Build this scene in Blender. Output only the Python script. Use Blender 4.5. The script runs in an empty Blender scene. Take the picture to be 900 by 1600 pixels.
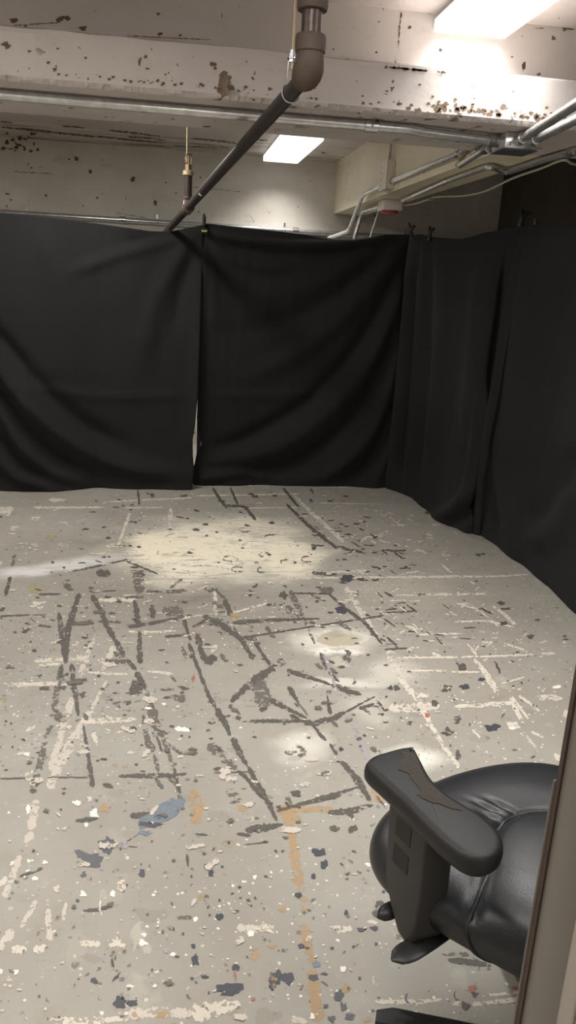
import bpy, bmesh, math, random
import numpy as np
from mathutils import Vector, Matrix, noise as mnoise

random.seed(11)
S = bpy.context.scene
COL = S.collection
PI = math.pi

# ------------------------------------------------------------------ camera
FPX = 1230.0
H = 1.55
def cam_axes(yaw, pitch, roll):
    y, p, r = map(math.radians, (yaw, pitch, roll))
    f = np.array([math.sin(y)*math.cos(p), math.cos(y)*math.cos(p), -math.sin(p)])
    rt = np.array([math.cos(y), -math.sin(y), 0.0])
    up = np.cross(rt, f)
    rt2 = rt*math.cos(r) + up*math.sin(r)
    return np.array([rt2, np.cross(rt2, f), f])
R = cam_axes(9.15, 16.2, 3.0)
C0 = np.array([0, 0, H])
def ray(x, y): return R.T @ np.array([(x-450)/FPX, -(y-800)/FPX, 1.0])
def atz(x, y, z): d = ray(x, y); return Vector(C0 + d*((z-H)/d[2]))
def aty(x, y, Y): d = ray(x, y); return Vector(C0 + d*(Y/d[1]))
def atx(x, y, X): d = ray(x, y); return Vector(C0 + d*(X/d[0]))
def proj(p):
    c = R @ (np.asarray(p, float)-C0)
    return 450+FPX*c[0]/c[2], 800-FPX*c[1]/c[2]

cd = bpy.data.cameras.new('camera'); cam = bpy.data.objects.new('camera', cd); COL.objects.link(cam)
m = Matrix([[R[0][i], R[1][i], -R[2][i]] for i in range(3)]).to_4x4()
m.translation = Vector(C0); cam.matrix_world = m
cd.sensor_fit = 'VERTICAL'; cd.sensor_height = 36; cd.lens = 36*FPX/1600; cd.clip_start = 0.02
S.camera = cam

# ------------------------------------------------------------------ colour
def lin(c):
    c = c/255.0
    return c/12.92 if c <= .04045 else ((c+.055)/1.055)**2.4
def rgb(r, g, b): return (lin(r), lin(g), lin(b), 1)

class NT:
    """small node-tree builder"""
    def __init__(s, name):
        s.m = bpy.data.materials.new(name); s.m.use_nodes = True
        s.t = s.m.node_tree; s.t.nodes.clear()
        s.out = s.n('ShaderNodeOutputMaterial')
    def n(s, typ, **kw):
        o = s.t.nodes.new(typ)
        for k, v in kw.items():
            if k.startswith('i_'): o.inputs[k[2:].replace('_', ' ')].default_value = v
            else: setattr(o, k, v)
        return o
    def l(s, a, b): s.t.links.new(a, b)
    def val(s, sock, v):
        if isinstance(v, (int, float, tuple)): sock.default_value = v
        else: s.l(v, sock)
    def coord(s, scale=(1,1,1), rot=(0,0,0), loc=(0,0,0)):
        tc = s.n('ShaderNodeTexCoord'); mp = s.n('ShaderNodeMapping')
        s.l(tc.outputs['Object'], mp.inputs['Vector'])
        mp.inputs['Scale'].default_value = scale; mp.inputs['Rotation'].default_value = rot; mp.inputs['Location'].default_value = loc
        return mp.outputs[0]
    def noise(s, vec, scale, detail=4, rough=.55):
        o = s.n('ShaderNodeTexNoise'); o.inputs['Scale'].default_value = scale
        o.inputs['Detail'].default_value = detail; o.inputs['Roughness'].default_value = rough
        s.l(vec, o.inputs['Vector']); return o.outputs['Fac']
    def ramp(s, fac, a, b):
        o = s.n('ShaderNodeMapRange'); o.interpolation_type = 'SMOOTHSTEP'
        o.inputs['From Min'].default_value = a; o.inputs['From Max'].default_value = b
        s.l(fac, o.inputs['Value']); return o.outputs[0]
    def math(s, op, a, b=0.0):
        o = s.n('ShaderNodeMath', operation=op); s.val(o.inputs[0], a); s.val(o.inputs[1], b); return o.outputs[0]
    def mix(s, fac, a, b):
        o = s.n('ShaderNodeMix', data_type='RGBA'); s.val(o.inputs[0], fac); s.val(o.inputs[6], a); s.val(o.inputs[7], b)
        return o.outputs[2]
    def bsdf(s, color, rough=.6, metal=0.0, spec=.5, bump=None, bstr=.2, bdist=.01):
        o = s.n('ShaderNodeBsdfPrincipled')
        s.val(o.inputs['Base Color'], color); s.val(o.inputs['Roughness'], rough)
        s.val(o.inputs['Metallic'], metal); o.inputs['Specular IOR Level'].default_value = spec
        if bump is not None:
            b = s.n('ShaderNodeBump'); b.inputs['Strength'].default_value = bstr; b.inputs['Distance'].default_value = bdist
            s.l(bump, b.inputs['Height']); s.l(b.outputs[0], o.inputs['Normal'])
        return o.outputs[0]
    def done(s, sh): s.l(sh, s.out.inputs['Surface']); return s.m

def simple(name, col, rough=.5, metal=0.0, nscale=30, var=.15, bump=.05, spec=.5):
    t = NT(name); v = t.coord(); nz = t.noise(v, nscale)
    dark = tuple(c*(1-var) for c in col[:3])+(1,); lite = tuple(min(1, c*(1+var)) for c in col[:3])+(1,)
    return t.done(t.bsdf(t.mix(nz, dark, lite), rough, metal, spec, nz, bump, .004))

# ------------------------------------------------------------------ object helpers
def mesh_obj(name, bm, mats, parent=None, smooth=None, kind=None, label=None):
    me = bpy.data.meshes.new(name); bmesh.ops.recalc_face_normals(bm, faces=bm.faces[:]) if smooth != 'keep' else None
    bm.to_mesh(me); bm.free()
    if not isinstance(mats, (list, tuple)): mats = [mats]
    for mt in mats: me.materials.append(mt)
    if smooth:
        me.polygons.foreach_set('use_smooth', [True]*len(me.polygons))
        if isinstance(smooth, (int, float)) and smooth is not True: me.set_sharp_from_angle(angle=math.radians(smooth))
    o = bpy.data.objects.new(name, me); COL.objects.link(o)
    if parent is not None:
        o.parent = parent; o.matrix_parent_inverse = parent.matrix_world.inverted() if False else Matrix.Translation(-parent.location)
    if kind: o['kind'] = kind
    if label: o['label'] = label
    return o
def tag(o, label, cat, group=None):
    o['label'] = label; o['category'] = cat
    if group: o['group'] = group
    return o
def thing(name, loc, label, cat, group=None):
    o = bpy.data.objects.new(name, None); COL.objects.link(o); o.location = loc; o.empty_display_size = .05
    return tag(o, label, cat, group)
def struct(o, label=None):
    o['kind'] = 'structure'
    if label: o['label'] = label
    return o

def box(bm, lo, hi, mat=0):
    lo, hi = Vector(lo), Vector(hi)
    vs = [bm.verts.new((x, y, z)) for x in (lo.x, hi.x) for y in (lo.y, hi.y) for z in (lo.z, hi.z)]
    fs = []
    for q in ((0,1,3,2),(4,6,7,5),(0,4,5,1),(2,3,7,6),(0,2,6,4),(1,5,7,3)):
        f = bm.faces.new([vs[i] for i in q]); f.material_index = mat; fs.append(f)
    return vs
def bevel(bm, w, seg=2):
    bmesh.ops.recalc_face_normals(bm, faces=bm.faces[:])
    bmesh.ops.bevel(bm, geom=[e for e in bm.edges], offset=w, segments=seg, affect='EDGES', profile=.5)
def frame_of(d):
    d = d.normalized(); a = Vector((0,0,1)) if abs(d.z) < .9 else Vector((1,0,0))
    u = d.cross(a).normalized(); return u, d.cross(u).normalized()
def tube(bm, pts, r, n=14, cap=True, closed=False):
    """sweep a circle (radius number or list) along pts"""
    pts = [Vector(p) for p in pts]; N = len(pts)
    rs = r if isinstance(r, (list, tuple)) else [r]*N
    rings = []; u = None
    for i, p in enumerate(pts):
        if closed: d = pts[(i+1) % N]-pts[i-1]
        else: d = pts[min(i+1, N-1)]-pts[max(i-1, 0)]
        if d.length < 1e-9: d = Vector((0,0,1))
        d.normalize()
        if u is None: u, w = frame_of(d)
        else:
            u = (u-d*u.dot(d)); u = u.normalized() if u.length > 1e-6 else frame_of(d)[0]
            w = d.cross(u).normalized()
        rings.append([bm.verts.new(p+(u*math.cos(2*PI*k/n)+w*math.sin(2*PI*k/n))*rs[i]) for k in range(n)])
    for i in range(N if closed else N-1):
        a, b = rings[i], rings[(i+1) % N]
        for k in range(n): bm.faces.new((a[k], a[(k+1) % n], b[(k+1) % n], b[k]))
    if cap and not closed:
        bm.faces.new(rings[0][::-1]); bm.faces.new(rings[-1])
def lathe(bm, origin, axis, prof, n=20):
    """prof: (radius, height along axis)"""
    o = Vector(origin); d = Vector(axis).normalized(); u, w = frame_of(d); rings = []
    for r, h in prof:
        rings.append([bm.verts.new(o+d*h+(u*math.cos(2*PI*k/n)+w*math.sin(2*PI*k/n))*max(r, 1e-4)) for k in range(n)])
    for a, b in zip(rings, rings[1:]):
        for k in range(n): bm.faces.new((a[k], a[(k+1) % n], b[(k+1) % n], b[k]))
    bm.faces.new(rings[0][::-1]); bm.faces.new(rings[-1])
def smooth_path(pts, n=8):
    """Catmull-Rom through pts"""
    P = [Vector(p) for p in pts]; P = [P[0]*2-P[1]]+P+[P[-1]*2-P[-2]]; out = []
    for i in range(1, len(P)-2):
        for k in range(n):
            t = k/n; a, b, c, d = P[i-1:i+3]
            out.append(.5*((2*b)+(c-a)*t+(2*a-5*b+4*c-d)*t*t+(3*b-a-3*c+d)*t**3))
    out.append(P[-2]); return out
def round_path(pts, rad=.04, n=6):
    """polyline with filleted corners"""
    P = [Vector(p) for p in pts]; out = [P[0]]
    for a, b, c in zip(P, P[1:], P[2:]):
        d1, d2 = (a-b), (c-b); r = min(rad, d1.length*.45, d2.length*.45)
        s, e = b+d1.normalized()*r, b+d2.normalized()*r
        for k in range(n+1):
            t = k/n; out.append(s*(1-t)**2+b*2*t*(1-t)+e*t*t)
    out.append(P[-1]); return out
def pl(xs, ys, x): return float(np.interp(x, xs, ys))

# ------------------------------------------------------------------ materials
def concrete(name, base, stain, chip=(70,55,45), chip_th=.035, streak=None, seed=0, patch=None):
    t = NT(name); v = t.coord(loc=(seed*3.1, seed*1.7, seed))
    big = t.noise(v, 1.1, 5, .6); mid = t.noise(v, 7, 5, .6); fine = t.noise(v, 60, 3)
    col = t.mix(t.ramp(big, .35, .7), rgb(*base), rgb(*stain))
    col = t.mix(t.math('MULTIPLY', t.ramp(mid, .5, .75), .35), col, rgb(*[c*.86 for c in base]))
    # scattered chips in the paint
    vo = t.n('ShaderNodeTexVoronoi'); vo.inputs['Scale'].default_value = 11
    wv = t.n('ShaderNodeVectorMath', operation='ADD')
    nc = t.n('ShaderNodeTexNoise'); nc.inputs['Scale'].default_value = 18; t.l(v, nc.inputs['Vector'])
    sc = t.n('ShaderNodeVectorMath', operation='SCALE'); t.l(nc.outputs['Color'], sc.inputs[0]); sc.inputs['Scale'].default_value = .13
    t.l(v, wv.inputs[0]); t.l(sc.outputs[0], wv.inputs[1]); t.l(wv.outputs[0], vo.inputs['Vector'])
    sep = t.n('ShaderNodeSeparateColor'); t.l(vo.outputs['Color'], sep.inputs[0])
    lim = t.math('MULTIPLY', t.math('POWER', sep.outputs[0], 5.5), chip_th*6.5)
    ch = t.ramp(t.math('SUBTRACT', lim, vo.outputs['Distance']), 0.0, .012)
    dens = t.ramp(t.noise(v, 1.7, 2), .36, .5)
    ch = t.math('MULTIPLY', ch, dens)
    col = t.mix(ch, col, rgb(*chip))
    vo2 = t.n('ShaderNodeTexVoronoi'); vo2.inputs['Scale'].default_value = 26; t.l(wv.outputs[0], vo2.inputs['Vector'])
    sep2 = t.n('ShaderNodeSeparateColor'); t.l(vo2.outputs['Color'], sep2.inputs[0])
    ch2 = t.ramp(t.math('SUBTRACT', t.math('MULTIPLY', t.math('POWER', sep2.outputs[0], 6.0), chip_th*6), vo2.outputs['Distance']), 0.0, .05)
    ch2 = t.math('MULTIPLY', ch2, t.ramp(t.noise(v, 2.3, 2), .45, .56))
    col = t.mix(ch2, col, rgb(*[c*.8 for c in chip]))
    smear = t.math('MULTIPLY', t.ramp(t.noise(t.coord(loc=(seed, 4, 2), scale=(.6, 1, 1.6)), 3.1, 5, .7), .58, .66), .35)
    col = t.mix(smear, col, rgb(*[c*.84 for c in stain]))
    if streak:
        ax, lo, hi, scl = streak   # long cracks confined to a band of one axis
        s2 = t.coord(scale=scl); st = t.noise(s2, 2.2, 5, .65)
        tc = t.n('ShaderNodeTexCoord'); sx = t.n('ShaderNodeSeparateXYZ'); t.l(tc.outputs['Object'], sx.inputs[0])
        band = t.math('MULTIPLY', t.ramp(sx.outputs[ax], lo, lo+.15), t.math('SUBTRACT', 1.0, t.ramp(sx.outputs[ax], hi-.02, hi)))
        mk = t.math('MULTIPLY', t.ramp(st, .56, .61), band)
        col = t.mix(mk, col, rgb(80, 64, 46))
        mk2 = t.math('MULTIPLY', t.math('SUBTRACT', 1.0, t.ramp(st, .36, .42)), band)
        col = t.mix(t.math('MULTIPLY', mk2, .7), col, rgb(232, 225, 205))
    h = t.math('SUBTRACT', t.math('ADD', t.math('MULTIPLY', fine, .3), mid), t.math('MULTIPLY', ch, 1.5))
    return t.done(t.bsdf(col, .7, 0, .3, h, .25, .012))

M_slab = concrete('painted_slab', (196,189,184), (183,176,170), seed=1, chip_th=.03, streak=(1, 6.75, 7.6, (.55, 7, 1)))
M_flange = concrete('chipped_white_paint', (192,184,180), (180,172,168), chip=(112,92,76), seed=2, chip_th=.075)
M_beam = concrete('cream_beam_paint', (218,208,186), (208,198,174), seed=3, chip_th=.02)
M_wallp = concrete('old_wall_paint', (214,208,198), (196,190,178), chip=(110,100,72), seed=4, chip_th=.03)
M_shadewall = concrete('shade_darkened_wall', (84,76,70), (70,63,58), seed=6)  # right wall: shade of the unlit bay put into the base colour
M_white = simple('white_paint', rgb(240,236,230), .5)
M_jamb = simple('grey_painted_steel', rgb(116,109,102), .38, 0, 12, .06)
M_seal = simple('dark_door_seal', rgb(78,64,58), .8)
M_galv = None
def galv():
    t = NT('galvanised_steel'); v = t.coord(); vo = t.n('ShaderNodeTexVoronoi'); vo.inputs['Scale'].default_value = 40; t.l(v, vo.inputs['Vector'])
    sp = t.n('ShaderNodeSeparateColor'); t.l(vo.outputs['Color'], sp.inputs[0])
    n = t.noise(v, 14, 4)
    col = t.mix(sp.outputs[0], rgb(186,186,186), rgb(206,206,205)); col = t.mix(t.ramp(n, .5, .8), col, rgb(168,167,164))
    return t.done(t.bsdf(col, .25, .65, .5, n, .05, .003))
M_galv = galv()
M_zinc = simple('bright_zinc', rgb(196,196,200), .25, .9, 60, .08)
M_rod = simple('dull_threaded_rod', rgb(168,152,124), .45, .6, 60, .2)
M_blackpipe = simple('black_iron_pipe', rgb(66,60,57), .42, .35, 45, .35, .15)
M_fitting = simple('dusty_iron_fitting', rgb(82,68,58), .62, .1, 40, .28, .25)
M_nipple = simple('worn_iron_nipple', rgb(78,68,62), .35, .5, 70, .5, .2)
M_brass = simple('tarnished_brass', rgb(140,120,90), .45, .5, 60, .3)
M_brassdirty = simple('grimy_brass_fitting', rgb(176,160,132), .5, .3, 60, .3)
M_lid = simple('dark_box_lid', rgb(92,92,100), .5, .5, 20, .1)
M_boxp = simple('beige_painted_box', rgb(205,198,182), .5, 0, 20, .08)
M_red = simple('red_plastic', rgb(150,36,36), .5)
M_offw = simple('off_white_plastic', rgb(196,190,182), .45, 0, 20, .06)
M_cable = simple('white_cable', rgb(214,206,194), .5)
M_plast = simple('black_plastic', rgb(34,34,35), .42, 0, 120, .15, .08)
M_plastdark = simple('deep_black_plastic', rgb(11,11,12), .5, 0, 60, .1)
M_plastgrey = simple('worn_black_plastic', rgb(52,51,50), .55, 0, 60, .12, .06)
M_foam = simple('exposed_foam', rgb(74,69,65), .95, 0, 220, .35, .8, .1)
M_yellow = simple('yellow_print', rgb(222,200,60), .5)
M_sticker = simple('white_sticker', rgb(225,222,215), .5)

def leather():
    t = NT('black_leather'); v = t.coord()
    vo = t.n('ShaderNodeTexVoronoi'); vo.inputs['Scale'].default_value = 420; t.l(v, vo.inputs['Vector'])
    n = t.noise(v, 9, 4)
    h = t.math('ADD', t.math('MULTIPLY', vo.outputs['Distance'], .5), t.math('MULTIPLY', n, .8))
    return t.done(t.bsdf(t.mix(n, rgb(29,30,33), rgb(41,42,46)), .37, 0, .5, h, .2, .002))
M_leather = leather()
def padmat():
    t = NT('rubbery_arm_pad'); v = t.coord(); n = t.noise(v, 200, 3); b = t.noise(v, 12, 3)
    return t.done(t.bsdf(t.mix(b, rgb(28,28,29), rgb(40,39,39)), .5, 0, .4, n, .15, .001))
M_pad = padmat()
def cloth():
    t = NT('black_muslin'); v = t.coord()
    w1 = t.n('ShaderNodeTexNoise'); w1.inputs['Scale'].default_value = 1.6; w1.inputs['Detail'].default_value = 5; t.l(v, w1.inputs['Vector'])
    fine = t.noise(v, 300, 2)
    col = t.mix(w1.outputs['Fac'], rgb(31,31,32), rgb(41,41,42))
    o = t.n('ShaderNodeBsdfPrincipled'); t.l(col, o.inputs['Base Color']); o.inputs['Roughness'].default_value = .95
    o.inputs['Specular IOR Level'].default_value = .12
    o.inputs['Sheen Weight'].default_value = .03; o.inputs['Sheen Roughness'].default_value = .5
    b = t.n('ShaderNodeBump'); b.inputs['Strength'].default_value = .25; b.inputs['Distance'].default_value = .002
    t.l(fine, b.inputs['Height']); t.l(b.outputs[0], o.inputs['Normal'])
    return t.done(o.outputs[0])
M_cloth = cloth()

def lamp_mat():
    t = NT('lit_lamp_lens'); e = t.n('ShaderNodeEmission'); e.inputs['Color'].default_value = (1, .975, .935, 1); e.inputs['Strength'].default_value = LENS
    return t.done(e.outputs[0])
LENS = 1.7
M_lens = lamp_mat()

# ------------------------------------------------------------------ floor
def floor_base():
    t = NT('painted_floor'); v = t.coord()
    big = t.noise(v, .9, 4, .6); mid = t.noise(v, 6, 5, .65); fine = t.noise(v, 90, 3)
    col = t.mix(t.ramp(big, .35, .7), rgb(161,157,148), rgb(149,144,135))
    col = t.mix(t.math('MULTIPLY', t.ramp(mid, .52, .72), .45), col, rgb(147,140,126))
    col = t.mix(t.math('MULTIPLY', t.math('SUBTRACT', 1.0, t.ramp(mid, .28, .42)), .35), col, rgb(190,184,170))
    # patches of sprayed white paint: centre, radii, turn, strength, colour
    def warp(amount, scale):
        nc = t.n('ShaderNodeTexNoise'); nc.inputs['Scale'].default_value = scale; nc.inputs['Detail'].default_value = 4; t.l(v, nc.inputs['Vector'])
        sb = t.n('ShaderNodeVectorMath', operation='SUBTRACT'); t.l(nc.outputs['Color'], sb.inputs[0]); sb.inputs[1].default_value = (.5,.5,.5)
        sc = t.n('ShaderNodeVectorMath', operation='SCALE'); t.l(sb.outputs[0], sc.inputs[0]); sc.inputs['Scale'].default_value = amount
        ad = t.n('ShaderNodeVectorMath', operation='ADD'); t.l(v, ad.inputs[0]); t.l(sc.outputs[0], ad.inputs[1]); return ad.outputs[0]
    W1 = warp(.75, 2.4); W2 = warp(.12, 8)
    scr = t.noise(t.coord(scale=(1.2, 6, 1)), 5, 5, .7)
    def fog(px, py, rx, ry, strength, c, ang=0.0, vec=None, lo=.25, hi=1.0, scratch=0.0):
        nonlocal col
        c0 = atz(px, py, 0); ax = (atz(px+rx, py+ang*rx, 0)-c0); ay = (atz(px, py-ry, 0)-c0)
        M = Matrix(((ax.x, ay.x), (ax.y, ay.y))).inverted()
        sb = t.n('ShaderNodeVectorMath', operation='SUBTRACT'); t.l(vec or W1, sb.inputs[0]); sb.inputs[1].default_value = (c0.x, c0.y, 0)
        ds = []
        for row in M:
            d = t.n('ShaderNodeVectorMath', operation='DOT_PRODUCT'); t.l(sb.outputs[0], d.inputs[0]); d.inputs[1].default_value = (row[0], row[1], 0); ds.append(d.outputs['Value'])
        rr = t.math('SQRT', t.math('ADD', t.math('MULTIPLY', ds[0], ds[0]), t.math('MULTIPLY', ds[1], ds[1])))
        k = t.math('MULTIPLY', t.math('SUBTRACT', 1.0, t.ramp(rr, lo, hi)), strength)
        if scratch: k = t.math('MULTIPLY', k, t.math('SUBTRACT', 1.0, t.math('MULTIPLY', t.ramp(scr, .5, .62), scratch)))
        col = t.mix(k, col, rgb(*c))
    # greyish scuffed ground around the middle
    fog(280, 940, 360, 85, .6, (126,119,108), lo=0, scratch=.5); fog(420, 900, 160, 22, .5, (120,118,112), scratch=.5)
    fog(235, 905, 50, 22, .6, (104,98,92), lo=0, scratch=.7); fog(290, 935, 60, 20, .55, (108,104,98), lo=0, scratch=.7); fog(395, 912, 60, 16, .6, (112,110,106), lo=0, scratch=.5); fog(150, 840, 120, 14, .4, (120,112,100), lo=0, scratch=.6)
    fog(345, 857, 190, 55, 1.0, (240,232,212), scratch=.7, lo=.3, hi=1.1); fog(300, 862, 120, 36, .9, (236,227,205), scratch=.5, lo=.2)
    fog(440, 872, 90, 30, .9, (238,229,206), scratch=.4, lo=.3)
    fog(255, 850, 80, 26, .85, (234,224,200), scratch=.4, lo=.3)
    fog(380, 815, 110, 16, .5, (228,218,195), scratch=.6)
    fog(95, 885, 130, 13, .85, (212,210,206), ang=-.16, vec=W2, scratch=.45)
    fog(30, 893, 60, 10, .7, (214,214,212), ang=0, vec=W2, scratch=.3)
    fog(520, 1000, 92, 27, .8, (222,217,206), vec=W2, lo=.3); fog(526, 998, 42, 14, .95, (176,168,148), vec=W2, lo=.7, hi=.95)
    fog(520, 1018, 60, 7, .8, (236,233,226), vec=W2, lo=.1)
    fog(470, 1165, 62, 36, .7, (224,219,210), vec=W2, lo=.1); fog(460, 1185, 13, 5, .9, (172,167,155), vec=v, lo=.75, hi=.95)
    fog(650, 1188, 75, 30, .85, (232,228,220), vec=W2, lo=.1)
    fog(540, 1068, 80, 12, .65, (224,219,210), vec=W2); fog(615, 1050, 60, 30, .5, (218,212,200), vec=W2); fog(560, 1110, 70, 40, .35, (214,208,196))
    fog(640, 920, 120, 40, .25, (196,190,172))
    # fine splatter: dots of dark and pale paint
    def dots(scale, power, size, c, lo, hi, seed, stretch=(1,1,1), k=1.0):
        nonlocal col
        vv = t.coord(scale=stretch, loc=(seed, seed*.7, 0), rot=(0,0,seed))
        nc = t.n('ShaderNodeTexNoise'); nc.inputs['Scale'].default_value = scale*2.2; t.l(vv, nc.inputs['Vector'])
        sc = t.n('ShaderNodeVectorMath', operation='SCALE'); t.l(nc.outputs['Color'], sc.inputs[0]); sc.inputs['Scale'].default_value = .75/scale
        ad = t.n('ShaderNodeVectorMath', operation='ADD'); t.l(vv, ad.inputs[0]); t.l(sc.outputs[0], ad.inputs[1])
        vo = t.n('ShaderNodeTexVoronoi'); vo.voronoi_dimensions = '2D'; vo.inputs['Scale'].default_value = scale; t.l(ad.outputs[0], vo.inputs['Vector'])
        sp = t.n('ShaderNodeSeparateColor'); t.l(vo.outputs['Color'], sp.inputs[0])
        lim = t.math('MULTIPLY', t.math('POWER', sp.outputs[0], power), size)
        mk = t.ramp(t.math('SUBTRACT', lim, vo.outputs['Distance']), 0.0, .05)
        mk = t.math('MULTIPLY', mk, t.ramp(t.noise(t.coord(loc=(seed*2, 0, 0)), 1.3, 3), lo, hi))
        col = t.mix(t.math('MULTIPLY', mk, k), col, rgb(*c))
    dots(26, 13, .3, (84,78,72), .42, .6, 4.7)
    dots(52, 9, .36, (98,90,82), .42, .6, 8.1, k=.8)
    dots(34, 18, .26, (232,226,212), .42, .6, 2.2)
    dots(70, 14, .34, (236,230,220), .42, .58, 6.2)
    dots(9, 16, .32, (214,206,190), .46, .6, 5.5, stretch=(1, .55, 1), k=.35)
    dots(13, 9, .42, (140,133,121), .40, .6, 3.3, stretch=(.7, 1, 1), k=.5)
    dots(6, 10, .42, (150,142,129), .42, .62, 7.3, k=.3)
    return t.done(t.bsdf(col, t.math('ADD', t.math('MULTIPLY', mid, .25), .38), 0, .4, t.math('ADD', fine, mid), .12, .004))

def mark_mat(name, c, c2, cover, scale=16, rough=.55, stretch=(1,1,1), alpha=1.0):
    """paint or tape residue worn through in places"""
    t = NT(name); v = t.coord(scale=stretch); n = t.noise(v, scale, 6, .7); n2 = t.noise(v, scale*4, 4, .6)
    nn = t.math('ADD', t.math('MULTIPLY', n, .65), t.math('MULTIPLY', n2, .35))
    a = t.math('MULTIPLY', t.ramp(nn, cover, cover+.06), alpha)
    b = t.bsdf(t.mix(n2, rgb(*c), rgb(*c2)), rough, 0, .4)
    tr = t.n('ShaderNodeBsdfTransparent'); mx = t.n('ShaderNodeMixShader')
    t.l(a, mx.inputs[0]); t.l(tr.outputs[0], mx.inputs[1]); t.l(b, mx.inputs[2])
    return t.done(mx.outputs[0])
FM = [floor_base(),
      mark_mat('dark_tape_residue', (78,74,70), (100,95,88), .40),            # 1 D
      mark_mat('faint_dark_scuff', (92,87,82), (116,110,102), .46, 12),        # 2 G
      mark_mat('cream_paint_stroke', (212,204,190), (196,188,174), .42),        # 3 W
      mark_mat('faint_cream_scuff', (212,202,190), (198,190,178), .42, 12, alpha=.9),     # 4 w
      mark_mat('orange_brown_stain', (200,168,128), (186,156,118), .42, 9, alpha=.62),  # 5 O
      mark_mat('blue_black_paint', (62,63,70), (84,85,92), .28, 20, .4),         # 6 B
      mark_mat('slate_blue_paint', (104,118,132), (126,134,140), .36, 10),       # 7 U
      mark_mat('clean_white_drip', (240,236,228), (230,225,216), .2),            # 8 X
      mark_mat('red_paint_fleck', (168,96,88), (160,110,100), .42),                 # 9 R
      mark_mat('yellow_paint_fleck', (190,176,128), (180,166,120), .46, alpha=.6),         # 10 Y
      mark_mat('lavender_scuff', (150,144,148), (166,160,160), .40, 10)]         # 11 L
KEY = dict(D=1, G=2, W=3, w=4, O=5, B=6, U=7, X=8, R=9, Y=10, L=11)
fb = bmesh.new()
XL, XR, YB, YF, YH = -2.7, 3.1, 7.59, .485, -1.6
q = [fb.verts.new(p) for p in ((XL, YH, 0), (XR, YH, 0), (XR, YB, 0), (XL, YB, 0))]
fb.faces.new(q)
zi = [0]
def nextz():
    zi[0] += 1; return .0006+zi[0]*2.2e-6
def strip(k, pts, w, jag=.35, step=3.0):
    """a hand-drawn stroke on the floor, given where it shows in the photograph"""
    P = [Vector((a, b)) for a, b in pts]
    ws = w if isinstance(w, (list, tuple)) else [w]*len(P)
    L = [0]
    for a, b in zip(P, P[1:]): L.append(L[-1]+(b-a).length)
    n = max(4, int(L[-1]/step)); z = nextz(); prev = None
    for i in range(n+1):
        s = L[-1]*i/n
        x = pl(L, [p.x for p in P], s); y = pl(L, [p.y for p in P], s); ww = pl(L, ws, s)
        s2 = min(L[-1], s+1); s1 = max(0, s-1)
        d = Vector((pl(L, [p.x for p in P], s2)-pl(L, [p.x for p in P], s1), pl(L, [p.y for p in P], s2)-pl(L, [p.y for p in P], s1)))
        d.normalize(); nrm = Vector((-d.y, d.x))
        end = min(1, (min(i, n-i)+.35)/1.6)
        a = ww*.5*(1+random.uniform(-jag, jag))*end; b = ww*.5*(1+random.uniform(-jag, jag))*end
        A = atz(x+nrm.x*a, y+nrm.y*a, 0); B = atz(x-nrm.x*b, y-nrm.y*b, 0); A.z = B.z = z
        cur = (fb.verts.new(A), fb.verts.new(B))
        if prev:
            f = fb.faces.new((prev[0], prev[1], cur[1], cur[0])); f.material_index = KEY[k]
        prev = cur
def blob(k, x, y, rx, ry, jag=.3, n=18, tilt=0.0):
    z = nextz(); vs = []; ph = random.uniform(0, 50)
    for i in range(n):
        a = 2*PI*i/n; r = 1+jag*2.6*mnoise.noise(Vector((math.cos(a)*1.8+ph, math.sin(a)*1.8, ph)))+random.uniform(-jag, jag)*.25
        dx, dy = math.cos(a)*rx*r, math.sin(a)*ry*r
        p = atz(x+dx+random.uniform(-.12,.12)*rx, y+dy+tilt*dx, 0); p.z = z; vs.append(fb.verts.new(p))
    f = fb.faces.new(vs); f.material_index = KEY[k]
def ring(k, x, y, rx, ry, w, a0=0, a1=2*PI):
    strip(k, [(x+rx*math.cos(a0+(a1-a0)*i/16), y+ry*math.sin(a0+(a1-a0)*i/16)) for i in range(17)], w, .5, 2)

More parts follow.
